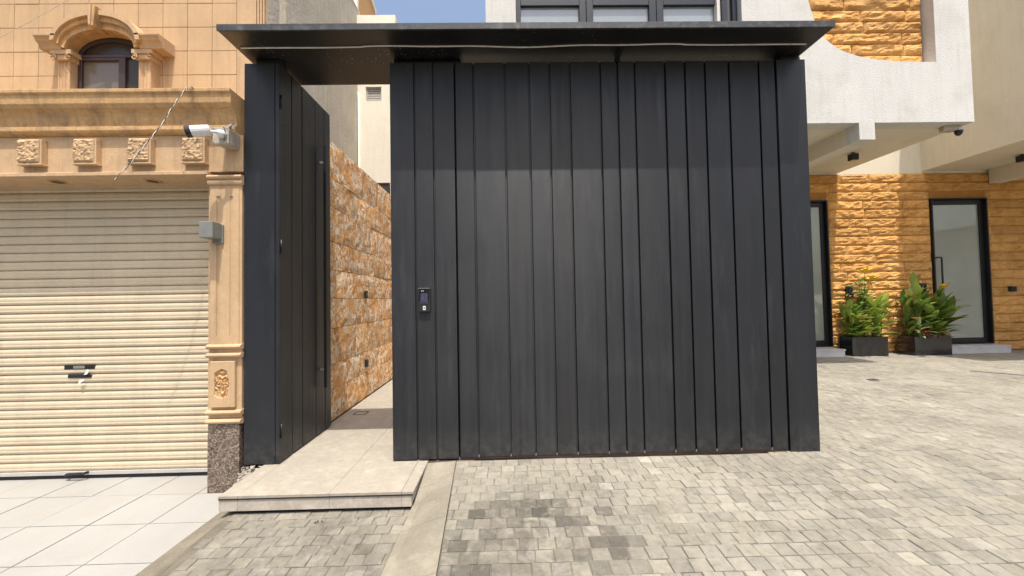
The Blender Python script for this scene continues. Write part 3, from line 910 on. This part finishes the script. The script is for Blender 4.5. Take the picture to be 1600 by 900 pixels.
wire = tag(obj('wire', MB().tube(pts, .0032, 5), 'wire_white'), 'thin pale wire slanting across the arched window surround', 'wire')

# villa, fittings and forecourt scaled up about the camera point, outlines in view unchanged
for o in (vl, wl, sc_, rp, wire, leaflet, fc):
    o.scale = (1.05, 1.05, 1.05)
    o.location = Vector(o.location) * 1.05 + Vector((0, 0, -.07))

# rubble between plinth and post
rb = MB()
rr = random.Random(5)
for i in range(26):
    x = rr.uniform(-2.29, -2.13); y = rr.uniform(3.26, 3.392); s = rr.uniform(.008, .026)
    z0 = -.012 - .5 * max(0, 3.36 - y)
    pts = [(x + rr.uniform(-s, s), y + rr.uniform(-s, s), z0 + rr.uniform(-.2 * s, s * 1.2)) for _ in range(6)]
    rb.add(pts, [(0, 1, 2), (0, 2, 3), (0, 3, 4), (1, 2, 5), (2, 3, 5), (3, 4, 5), (0, 1, 4), (1, 4, 5)])
tag(obj('rubble', rb, 'rubble'), 'broken mortar crumbs at the foot of the left gate post', kind='stuff')
bs = MB().add([(-2.30, 3.16, -.22), (-2.122, 3.16, -.22), (-2.122, 3.398, -.22), (-2.30, 3.398, -.22), (-2.29, 3.25, -.10), (-2.124, 3.2, -.07), (-2.124, 3.396, -.012), (-2.295, 3.396, -.02)], [(0, 3, 2, 1), (4, 5, 6, 7), (0, 1, 5, 4), (1, 2, 6, 5), (2, 3, 7, 6), (3, 0, 4, 7)])
struct('mortar_fillet', bs, 'rubble', 'rough mortar between the plinth and the step', bevel=.015)

# ------------------------------------------------------------------ boundary wall in the passage
bw = thing('boundary_wall', (-2.2, 6, 0), 'rusty brown split stone wall with white veins along the passage', 'wall')
obj('wall_core', B(-2.25, -2.085, 3.62, 9.0, -.1, 3.325), 'sand_joint', bw)
srnd = random.Random(21)
z = .004; row = 0
while z < 3.31:
    h = srnd.choice((.30, .36, .42, .34))
    if 3.33 - z - h < .15: h = 3.33 - z
    y = 3.62 - srnd.uniform(0, .3)
    while y < 9.0:
        w = srnd.uniform(.38, .95)
        y0 = max(y, 3.62); y1 = min(y + w, 9.0)
        if y1 - y0 > .06:
            prot = srnd.uniform(-.006, .010)
            sd = srnd.random() * 50
            def fn(u, v, y0=y0, y1=y1, z=z, h=h, prot=prot, sd=sd):
                e = min(u, 1 - u, v, 1 - v)
                n = noise.fractal(Vector((sd, u * 3, v * 2.5)), .9, 2.0, 3) * .007
                return (-2.063 + prot * .4 + (n if e > .01 else n - .006), y0 + .003 + (y1 - y0 - .006) * u, z + .003 + (h - .006) * v)
            q = MB().sheet(fn, 5, 4)
            nn = len(q.v)
            q.add([(-2.09, y0 + .004, z + .004), (-2.09, y1 - .004, z + .004), (-2.09, y1 - .004, z + h - .004), (-2.09, y0 + .004, z + h - .004)], [])
            q.f += [tuple(range(0, 6)) + (nn + 1, nn), tuple(range(24, 30))[::-1] + (nn + 3, nn + 2), (0, 6, 12, 18, 24, nn + 3, nn), (5, nn + 1, nn + 2, 29, 23, 17, 11)]
            obj('stone', q, 'veined', bw)
        y += w
    z += h
for z, lab in ((1.5, 'small black recessed light high on the veined passage wall'), (.50, 'small dark step light low on the veined passage wall')):
    o = thing('wall_light', (-2.05, 5.66, z), lab, 'wall light', 'lights on the passage wall')
    obj('light_body', B(-2.06, -2.03, 5.62, 5.70, z - .055, z + .055), 'dark_plastic', o, .004)
    obj('light_lens', B(-2.031, -2.027, 5.632, 5.688, z - .03, z + .03), 'glass_dark', o)

# ------------------------------------------------------------------ grey house and cream house behind
gh = thing('grey_house', (-4, 7, 0), 'tall grey rendered house wall behind the passage', 'house')
obj('wall', B(-9, -3.2, 5.66, 8.58, -.2, 12.0), 'grey_render', gh)
# sloped top of its side wall is far above the canopy: the roofline steps down to the back
bpy.data.objects.remove(gh.children[0], do_unlink=True)
obj('wall', MB().prism([(5.66, -.2), (8.58, -.2), (8.58, 7.895), (5.66, 7.895)], -9, -3.2, 'x'), 'grey_render', gh)
obj('coping', B(-9, -3.19, 5.65, 8.575, 7.896, 7.93), 'grey_render', gh)

chs = thing('cream_house', (-3, 8.6, 0), 'cream rendered house seen above the passage wall with small shuttered window', 'house')
obj('wall', MB().ring([(-3.199, -.1), (-2.36, -.1), (-2.36, 7.42), (-3.199, 7.42)], [(-3.02, 5.82), (-2.675, 5.82), (-2.675, 6.145), (-3.02, 6.145)], 8.42, 8.60, 'y'), 'cream2', chs)
obj('wall', B(-6, -2.361, 8.605, 14, -.1, 7.42), 'cream2', chs)
obj('parapet', B(-3.198, -2.345, 8.39, 8.62, 7.421, 7.745), 'cream2', chs, .004)
wn_ = obj('window', MB().ring([(-3.018, 5.822), (-2.677, 5.822), (-2.677, 6.143), (-3.018, 6.143)], [(-2.995, 5.845), (-2.70, 5.845), (-2.70, 6.12), (-2.995, 6.12)], 8.45, 8.50, 'y'), 'rail', chs)
obj('pane', B(-2.994, -2.701, 8.48, 8.485, 5.846, 6.119), surf('dusty grey shutter', (.26, .25, .235), .1, 8, .7), wn_)
for k in range(5):
    obj('slat', B(-2.994, -2.701, 8.47, 8.479, 5.86 + k * .053, 5.90 + k * .053), 'rail', wn_)
obj('low_opening', MB().ring([(-2.83, 3.55), (-2.50, 3.55), (-2.50, 3.99), (-2.83, 3.99)], [(-2.80, 3.58), (-2.53, 3.58), (-2.53, 3.96), (-2.80, 3.96)], 8.39, 8.4195, 'y'), 'window_brown', chs)
obj('opening_pane', B(-2.80, -2.53, 8.405, 8.4185, 3.58, 3.96), 'glass_dark', chs)
obj('drain_pipe', MB().tube([(-3.165, 8.40, 0), (-3.165, 8.40, 6.0)], .022, 8), 'cream2', chs, smooth=True)

rf = thing('rooftop_room', (-3.6, 9.3, 7.4), 'white and orange rooftop room above the cream parapet', 'rooftop room')
obj('front_wall', B(-6.2, -3.42, 9.0, 9.1, 7.425, 9.6), 'cream2', rf)
obj('side_wall', MB().prism([(9.101, 7.425), (10.3, 7.425), (10.3, 9.25), (9.101, 9.62)], -3.52, -3.42, 'x'), 'orange_render', rf)
obj('coping', MB().prism([(9.08, 9.625), (9.08, 9.68), (10.32, 9.31), (10.32, 9.255)], -3.55, -3.39, 'x'), 'cream2', rf)

# ------------------------------------------------------------------ white house on the right
wh = thing('white_house', (6, 8, 0), 'modern white rendered house with orange rock faced stone panels and black glazed doors', 'house')
FY = 6.164; DW = 8.8; ZS = 4.2; ZT = 9.2
# front wall: profile with window gap and curved cut out, built from butted panels
def wallp(poly, y0=FY, y1=FY + .25, name='wall', m='white'):
    return obj(name, MB().prism(poly, y0, y1, 'y'), m, wh)
wallp([(-.25, ZS), (.243, ZS), (.243, ZT), (-.25, ZT)])
wallp([(.243, ZS), (3.985, ZS), (3.985, 5.35), (.243, 5.35)])
wallp([(.243, 7.6), (3.985, 7.6), (3.985, ZT), (.243, ZT)])
curve = [(7.225, 5.21), (6.9, 5.212), (6.543, 5.226), (6.2, 5.262), (5.9, 5.322), (5.66, 5.405), (5.478, 5.515), (5.36, 5.62), (5.272, 5.755), (5.18, 5.98), (5.115, 6.24), (5.07, 6.6), (5.05, 7.2)]
wallp([(3.985, ZS), (5.875, ZS), (5.875, 3.92), (6.137, 3.92), (6.137, ZS), (7.818, ZS), (7.818, ZT), (7.225, ZT)] + curve + [(5.05, ZT), (3.985, ZT)])
obj('side_wall', B(7.57, 7.816, FY + .2505, DW, ZS + .001, ZT), 'cream', wh)
obj('side_wall', B(-.25, .0, FY + .2505, 13, -.05, ZT), 'cream', wh)
sof = obj('soffit', B(.001, 7.569, FY + .2505, DW - .001, ZS + .002, ZS + .15), 'cream', wh)
obj('soffit_beam', B(5.875, 6.137, FY + .2505, DW - .061, 3.921, ZS + .0015), 'cream', wh)
obj('roof', B(-.25, 7.818, FY, 13, ZT + .001, ZT + .2), 'white', wh)
# second projecting wing to the right
obj('wing_side_wall', B(9.83, 10.05, 6.30, DW, 4.225, 10.5), 'cream', wh)
obj('wing_soffit', B(10.051, 18, 6.50, DW - .001, 4.2255, 4.4), 'cream', wh)
obj('wing_front_wall', B(9.83, 18, 6.05, 6.299, 4.225, 10.5), 'white', wh)
obj('wing_beam', B(11.362, 11.64, 6.50, DW - .061, 3.90, 4.2245), 'cream', wh)
# back wall
obj('upper_wall', B(.001, 18, DW, DW + .3, 4.172, 10.5), 'cream', wh)
obj('lower_wall', B(.001, 5.9, DW, DW + .3, -.05, 4.1715), 'cream', wh)
sw = obj('stone_wall', B(5.901, 6.19, DW, DW + .3, -.05, 4.17), 'sand_joint', wh)
for x0, x1, z0, z1 in ((6.19, 7.512, 3.562, 4.17), (7.512, 9.96, -.05, 4.17), (9.96, 11.30, 3.572, 4.17), (11.30, 18, -.05, 4.17), (6.19, 7.512, -.05, .17), (9.96, 11.30, -.05, .17)):
    obj('wall_core', B(x0 + (.0005), x1 - .0005, DW + .001, DW + .29, z0 + .0005, z1 - .0005), 'sand_joint', sw)

stone_rnd = random.Random(77)
def rock(parent, x0, x1, z0, z1, yf, edge=False, m='sandstone', depth=.06):
    """one rock-faced ashlar: pillowed, chiselled front, real joints round it"""
    g = .004
    nx = max(4, min(20, int((x1 - x0) / .05))); nz = 6
    sd = stone_rnd.random() * 99
    def fn(u, v):
        e = min(u * (x1 - x0), (1 - u) * (x1 - x0), v * (z1 - z0), (1 - v) * (z1 - z0))
        x = x0 + g + (x1 - x0 - 2 * g) * u; z = z0 + g + (z1 - z0 - 2 * g) * v
        if e < 1e-5:
            return (x, yf - .008, z)
        n = noise.fractal(Vector((x * 6.5 + sd, sd, z * 14)), .8, 2.1, 4)
        return (x, yf - .012 - depth * (0.24 * math.sin(math.pi * v) ** .5 + .52 * n + .25), z)
    q = MB().sheet(fn, nx, nz)
    r = nx + 1; nn = len(q.v)
    q.v += [(x0 + g, yf + .05, z0 + g), (x1 - g, yf + .05, z0 + g), (x1 - g, yf + .05, z1 - g), (x0 + g, yf + .05, z1 - g)]
    q.f += [tuple(range(0, r)) + (nn + 1, nn), tuple(range(nz * r, nz * r + r))[::-1] + (nn + 3, nn + 2),
            tuple(j * r for j in range(nz + 1)) + (nn + 3, nn), (nn + 1, nn + 2) + tuple(j * r + nx for j in range(nz, -1, -1))]
    return obj('stone', q, m, parent)

nc = 20
ch = (4.168 - .002) / nc
for i in range(nc):
    z0 = .002 + i * ch; z1 = z0 + ch
    for a, b in ((6.0, 14.6),):
        x = a - stone_rnd.uniform(0, .5)
        while x < b:
            w = stone_rnd.uniform(.6, 1.6)
            pieces = [(max(x, a), min(x + w, b))]
            for lo, hi in ((6.19, 7.512), (9.96, 11.30)):
                if z0 < 3.56 and z1 > .02:
                    nxt = []
                    for p0, p1 in pieces:
                        if p1 <= lo or p0 >= hi: nxt.append((p0, p1)); continue
                        if p0 < lo: nxt.append((p0, lo))
                        if p1 > hi: nxt.append((hi, p1))
                    pieces = nxt
            for p0, p1 in pieces:
                if p1 - p0 > .05:
                    rock(sw, p0, p1, z0, z1, DW)
            x += w
# stone panel in the curved opening upstairs
up = obj('stone_panel', B(4.9, 7.4, FY + .251, FY + .3, 5.0, 8.4), 'sand_joint', wh)
k = 0; z = 5.05
while z < 7.3:
    x = 4.92 - stone_rnd.uniform(0, .4)
    while x < 7.216:
        w = stone_rnd.uniform(.7, 1.3)
        p0, p1 = max(x, 4.92), min(x + w, 7.216)
        if p1 - p0 > .05:
            rock(up, p0, p1, z, z + .197, FY + .2, depth=.06)
        x += w
    z += .197

# glazed doors
def glazed_door(x0, x1, z0, z1, handle):
    dr = link('glazed_door', None, wh); dr.location = Vector(((x0 + x1) / 2, DW, z0)) - wh.location
    obj('lining', MB().ring([(x0 + .002, z0), (x1 - .002, z0), (x1 - .002, z1), (x0 + .002, z1)], [(x0 + .03, z0 + .02), (x1 - .03, z0 + .02), (x1 - .03, z1 - .03), (x0 + .03, z1 - .03)], DW - .06, DW + .20, 'y'), 'black', dr)
    obj('frame', MB().ring([(x0 + .031, z0 + .021), (x1 - .031, z0 + .021), (x1 - .031, z1 - .031), (x0 + .031, z1 - .031)], [(x0 + .075, z0 + .13), (x1 - .12, z0 + .13), (x1 - .12, z1 - .14), (x0 + .075, z1 - .14)], DW + .02, DW + .09, 'y'), 'black', dr, .003)
    obj('pane', B(x0 + .074, x1 - .119, DW + .045, DW + .06, z0 + .129, z1 - .139), 'glass_film', dr)
    if handle:
        hx = x0 + .06
        obj('handle', MB().tube([(hx, DW + .02, 2.16), (hx, DW - .05, 2.17), (hx + .005, DW - .06, 2.185), (hx + .11, DW - .06, 2.185), (hx + .118, DW - .06, 2.17), (hx + .118, DW - .06, 1.10), (hx + .1, DW - .05, 1.09), (hx, DW - .05, 1.09), (hx, DW + .02, 1.09)], .017, 8), 'black', dr, smooth=True)
    return dr
glazed_door(9.962, 11.298, .172, 3.57, True)
glazed_door(6.192, 7.510, .172, 3.56, False)
def marble_step(x0, x1, y0):
    s = obj('marble_step', B(x0, x1, y0, DW - .075, -.02, .135), 'marble_step', wh, .002)
    obj('step_tread', B(x0 - .01, x1 + .012, y0 - .012, DW - .061, .1352, .165), 'marble_step', s, .003)
marble_step(6.0, 7.40, 8.32)
marble_step(9.84, 11.25, 8.42)
# large upstairs window
bwn = link('upstairs_window', None, wh); bwn.location = Vector((2.1, FY, 5.4)) - wh.location
WF = FY + .11
obj('frame', MB().ring([(.247, 5.353), (3.98, 5.353), (3.98, 7.597), (.247, 7.597)], [(.33, 5.43), (3.90, 5.43), (3.90, 7.52), (.33, 7.52)], WF, WF + .1, 'y'), 'window_grey', bwn, .004)
for x0, x1 in ((1.31, 1.54), (2.485, 2.725)):
    xm = (x0 + x1) / 2
    obj('mullion', B(x0, xm - .004, WF - .012, WF + .09, 5.431, 7.519), 'window_grey', bwn, .004)
    obj('mullion', B(xm + .004, x1, WF - .012, WF + .09, 5.431, 7.519), 'window_grey', bwn, .004)
for x0, x1 in ((.331, 1.309), (1.541, 2.484), (2.726, 3.60)):
    obj('transom', B(x0, x1, WF - .008, WF + .07, 6.285, 6.39), 'window_grey', bwn, .004)
    obj('pane', B(x0, x1, WF + .045, WF + .055, 5.44, 7.51), 'glass_pale', bwn)
obj('sash_edge', B(3.61, 3.665, WF - .05, WF + .06, 5.431, 7.519), 'white_reveal', bwn, .003)
obj('sash_edge', B(3.67, 3.76, WF - .09, WF + .06, 5.431, 7.519), 'window_grey', bwn, .003)
obj('pane', B(3.765, 3.898, WF + .046, WF + .056, 5.44, 7.51), 'glass_dark', bwn)

# pale wall closing the yard on the right: out of frame, mirrored in the glazed doors
yw = thing('yard_wall', (15.3, 4, 0), 'pale yard wall mirrored in the black framed glass door', 'wall')
obj('wall_panel', B(15.2, 15.42, -.4, 8.79, -.05, 3.45), 'cream2', yw)
obj('coping', B(15.16, 15.46, -.44, 8.79, 3.4505, 3.53), 'white_reveal', yw, .004)

# soffit fittings
def spot(x, y, lab):
    o = thing('soffit_spotlight', (x, y, 4.2), lab, 'spotlight', 'black spotlights under the overhang')
    zt = 4.2 if x < 9 else 4.225
    obj('stem', MB().tube([(x, y, zt + .002), (x, y, zt - .03)], .02, 8), 'black', o)
    obj('lamp_body', B(x - .065, x + .065, y - .06, y + .06, zt - .155, zt - .03), 'black', o, .004)
    obj('lamp_glass', B(x - .05, x + .05, y - .045, y + .045, zt - .1575, zt - .1545), 'glass_dark', o)
spot(7.0, 7.5, 'black cube spotlight under the white overhang beside the beam')
spot(10.83, 7.77, 'black cube spotlight under the right wing at the picture edge')
dc = thing('dome_camera', (7.70, 6.33, 4.2), 'small dark dome camera on a grey bracket under the white overhang corner', 'security camera')
obj('bracket', MB().prism([(7.46, 6.30), (7.68, 6.27), (7.72, 6.30), (7.70, 6.42), (7.50, 6.42)], 4.12, 4.199, 'z'), 'plastic_grey', dc, .01)
obj('collar', MB().tube([(7.745, 6.33, 4.165), (7.745, 6.33, 4.12)], [.055, .06], 14), 'plastic_white', dc)
ds = []
obj('dome', MB().tube([(7.745, 6.33, 4.1195), (7.745, 6.33, 4.09), (7.745, 6.33, 4.06), (7.745, 6.33, 4.035)], [.056, .054, .042, .018], 14), 'dark_plastic', dc, smooth=True)

# fittings on the stone wall
for x, z, lab in ((7.925, 1.42, 'black door reader on the sunlit stone behind the shorter flowering planter'), (9.655, 1.46, 'black door reader on shaded stone just left of the door handle')):
    o = thing('door_reader', (x, DW, z), lab, 'door reader', 'black readers on the orange stone wall')
    obj('reader_case', B(x - .07, x + .07, DW - .09, DW - .02, z - .13, z + .13), 'dark_plastic', o, .006)
    obj('reader_face', B(x - .05, x + .05, DW - .093, DW - .0895, z - .02, z + .11), 'screen', o)
o = thing('wall_socket', (11.79, DW, 1.42), 'small black double socket on shaded orange stone right of the door', 'socket')
obj('socket_plate', B(11.72, 11.86, DW - .08, DW - .02, 1.36, 1.48), 'dark_plastic', o, .004)
for dx in (-.033, .033):
    obj('socket_cover', B(11.79 + dx - .026, 11.79 + dx + .026, DW - .09, DW - .0795, 1.38, 1.46), 'black', o, .003)

# ------------------------------------------------------------------ planters and plants
def planter(x0, x1, y0, y1, h, lab):
    t = thing('planter', ((x0 + x1) / 2, (y0 + y1) / 2, 0), lab, 'planter', 'planters by the orange stone wall')
    obj('box', MB().ring([(x0, y0), (x1, y0), (x1, y1), (x0, y1)], [(x0 + .02, y0 + .02), (x1 - .02, y0 + .02), (x1 - .02, y1 - .02), (x0 + .02, y1 - .02)], .004, h, 'z'), 'planter', t, .002)
    def fn(u, v):
        x = x0 + .021 + (x1 - x0 - .042) * u; y = y0 + .021 + (y1 - y0 - .042) * v
        return (x, y, h - .03 + .03 * noise.noise(Vector((x * 9, y * 9, 0))))
    obj('soil', MB().sheet(fn, 14, 8), 'soil', t)
    return t
planter(7.58, 8.38, 8.33, 8.66, .42, 'black square planter in sun, left of the two, with yellow flowers')
planter(8.91, 9.73, 8.27, 8.64, .41, 'black square planter in half shade beside the door, right of the two')

def leaf_mesh(L, W, bend, m, fold=.25, n=6):
    mb = MB(); vs = []
    for i in range(n + 1):
        t = i / n
        w = W * (math.sin(math.pi * min(1, t * .93 + .05)) ** .75) * (1 - .25 * t)
        if i == n: w = .001
        a = bend * t
        y = L * (math.sin(a) / bend if bend else t); z = L * ((1 - math.cos(a)) / bend if bend else 0) * -1
        wob = .012 * math.sin(7 * t) * L
        vs += [(-w, y, z + fold * w + wob), (0, y, z), (w, y, z + fold * w - wob)]
    fs = []
    for i in range(n):
        a = 3 * i
        fs += [(a, a + 1, a + 4, a + 3), (a + 1, a + 2, a + 5, a + 4)]
    return mb.add(vs, fs).mesh('leaf', m, smooth=True)

def leafset(m):
    return [leaf_mesh(.40, .08, .4, m), leaf_mesh(.46, .085, .65, m), leaf_mesh(.38, .075, .25, m), leaf_mesh(.44, .055, .9, m)]
LS = {k: leafset(M[k]) for k in ('leaf', 'leaf_dark')}
SMALL = [leaf_mesh(.095, .03, .5, M['leaf_light'], .3, 3), leaf_mesh(.11, .027, .9, M['leaf_light'], .3, 3)]
CREAM = [leaf_mesh(.30, .045, 1.2, M['leaf_cream']), leaf_mesh(.26, .04, .7, M['leaf_cream'])]
PR = random.Random(9)

def flower(parent, p, m, s=.07):
    mb = MB()
    for k in range(6):
        a = k * math.pi / 3 + PR.uniform(-.2, .2)
        u = Vector((math.cos(a), math.sin(a), PR.uniform(.2, .7)))
        w = Vector((-math.sin(a), math.cos(a), 0)) * s * .33
        c = Vector(p)
        mb.add([c, c + u * s * .6 + w, c + u * s * 1.1 + Vector((0, 0, -.01)), c + u * s * .6 - w], [(0, 1, 2, 3)])
    obj('flower', mb, m, parent)

def plant(name, base, lab, stems, leaves, per, height, spread, out, cat='plant', tiltr=(.45, .95), scale=(.7, 1.05)):
    t = thing(name, base, lab, cat)
    bx, by, bz = base
    for s in range(stems):
        ox = PR.uniform(-spread, spread); oy = PR.uniform(-.10, .10)
        hh = height * PR.uniform(.55, 1.0)
        lean = Vector((PR.uniform(-1, 1) * out + ox * .5, PR.uniform(-.6, .2) * out, 0))
        p0 = Vector((ox, oy, -.04)); p1 = p0 + lean * .5 + Vector((0, 0, hh * .6)); p2 = p0 + lean + Vector((0, 0, hh))
        link('stem', MB().tube([p0, p1, p2], [.010, .008, .005], 5).mesh('stem', M['stem'], smooth=True), t)
        a0 = PR.uniform(0, 6.28)
        for k in range(per):
            f = (k + .6) / per
            p = p0.lerp(p1, f * 2) if f < .5 else p1.lerp(p2, f * 2 - 1)
            az = a0 + k * 2.4 + PR.uniform(-.4, .4)
            el = PR.uniform(*tiltr) + .9 * f * PR.uniform(.4, 1.0)
            # keep leaves off the wall behind
            if math.cos(az) > .3 and by + p.y > -1: az = math.pi - az if PR.random() < .7 else az
            sc = PR.uniform(*scale)
            link('leaf', PR.choice(leaves), t, p, (el, PR.uniform(-.3, .3), az), (sc, sc, sc))
    return t

t = plant('canna_plant', (8.13, 8.47, .40), 'leafy canna on the right side of the sunlit planter, with spreading pointed leaves', 10, LS['leaf'], 7, .80, .19, .12)
t = plant('canna_plant', (7.73, 8.47, .40), 'low broad leaved canna at the left end of the sunlit planter', 8, LS['leaf'], 6, .66, .12, .08, scale=(.7, 1.0))
t = plant('canna_plant', (8.04, 8.52, .40), 'tall canna with two yellow flowers above the sunlit planter', 2, LS['leaf'], 5, 1.15, .03, .03, tiltr=(.7, 1.1), scale=(.7, .95))
for p in ((8.04, 8.45, 1.84), (8.16, 8.44, 1.66)):
    obj('flower_stalk', MB().tube([(8.05, 8.5, 1.2), p], [.008, .005], 5), 'stem', t)
    flower(t, p, 'yellow', .14)
    flower(t, (p[0] + .03, p[1] - .02, p[2] + .05), 'yellow', .12)
# light green shrub: a dense clump of small leaves on thin branches
sh = thing('leafy_shrub', (7.91, 8.48, .40), 'bushy pale green shrub with small leaves in the sunlit planter', 'shrub')
tips = []
for k in range(20):
    tip = Vector((PR.uniform(-.16, .22), PR.uniform(-.14, .06), PR.uniform(.55, 1.38)))
    link('branch', MB().tube([(PR.uniform(-.05, .05), 0, -.03), tip * .6, tip], [.007, .005, .003], 5).mesh('branch', M['stem']), sh)
    tips.append(tip)
for k in range(290):
    tp = PR.choice(tips)
    p = tp * PR.uniform(.55, 1.05) + Vector((PR.gauss(0, .05), PR.gauss(0, .04), PR.gauss(0, .05)))
    s = PR.uniform(.7, 1.3)
    link('leaf', PR.choice(SMALL), sh, p, (PR.uniform(-.3, .9), PR.uniform(-.5, .5), PR.uniform(1.6, 4.7)), (s, s, s))
t = plant('canna_plant', (9.43, 8.45, .39), 'dense dark green canna with one orange yellow flower beside the glazed door', 19, LS['leaf_dark'], 7, 1.0, .26, .13, scale=(.8, 1.15))
flower(t, (9.53, 8.2, 1.48), 'yellow', .12)
flower(t, (9.55, 8.2, 1.50), 'yellow', .10)
obj('flower_stalk', MB().tube([(9.47, 8.42, .6), (9.53, 8.21, 1.47)], [.008, .006], 5), 'stem', t)
t = plant('canna_plant', (9.05, 8.47, .39), 'upright broad leaved canna at the left end of the shaded planter', 7, LS['leaf_dark'], 6, 1.2, .10, .06, tiltr=(.6, 1.1), scale=(.75, 1.05))
t = plant('variegated_plant', (9.11, 8.36, .40), 'small cream edged plant with a red bloom at the shaded planter front', 3, CREAM, 5, .40, .08, .10)
flower(t, (9.13, 8.22, .50), 'red', .07)
flower(t, (9.14, 8.215, .515), 'red', .055)
ms = MB()
for k in range(160):
    x = PR.uniform(9.21, 9.74); y = PR.uniform(8.235, 8.34); z = .405 + PR.uniform(0, .035)
    a = PR.uniform(0, 6.28); l = PR.uniform(.03, .08)
    dx, dy = math.cos(a) * l, math.sin(a) * l * .5
    ms.add([(x, y, z), (x + dx, y + dy, z + PR.uniform(-.05, .05)), (x + dx + .006, y + dy, z + PR.uniform(-.03, .02))], [(0, 1, 2)])
tag(obj('dry_mulch', ms, 'soil'), 'dry brown plant litter spilling over the shaded planter rim', kind='stuff')

# ------------------------------------------------------------------ small things on the ground
for x, y, r_, lab in ((5.84, 6.07, .075, 'small dark drain cap in the middle of the paved yard'), (8.93, 8.16, .06, 'small dark drain cap on the paving between the two planters')):
    o = thing('drain_cap', (x, y, 0), lab, 'drain', 'drain caps in the yard paving')
    obj('rim', MB().ring(arc(x, y, r_, r_, 0, 345, 23), arc(x, y, r_ * .75, r_ * .75, 0, 345, 23), .001, .014, 'z'), 'lamp', o)
    obj('grate', MB().prism(arc(x, y, r_ * .74, r_ * .74, 0, 345, 23), .001, .008, 'z'), 'dark_plastic', o)
tag(obj('channel_cover', MB().add([(8.03, 6.58, .002), (8.08, 6.62, .002), (9.6, 5.0, .002), (9.52, 4.98, .002), (8.03, 6.58, .01), (8.08, 6.62, .01), (9.6, 5.0, .01), (9.52, 4.98, .01)],
    [(4, 5, 6, 7), (0, 1, 5, 4), (1, 2, 6, 5), (2, 3, 7, 6), (3, 0, 4, 7)]), 'lamp'), 'thin dark metal edge of a cover set in the yard paving', 'cover')
pb = MB()
rr = random.Random(8)
for i in range(3):
    c = Vector((-1.36 + .02 * i, 2.755, zpatch(2.75) + .006))
    pts = [c + Vector((rr.uniform(-.012, .012), rr.uniform(-.01, .01), rr.uniform(-.004, .010))) for _ in range(6)]
    pb.add(pts, [(0, 1, 2), (0, 2, 3), (0, 3, 4), (1, 2, 5), (2, 3, 5), (3, 4, 5), (0, 1, 4), (1, 4, 5)])
tag(obj('dry_leaf', pb, 'gap'), 'tiny dark scrap lying on the blocks below the step', 'litter')
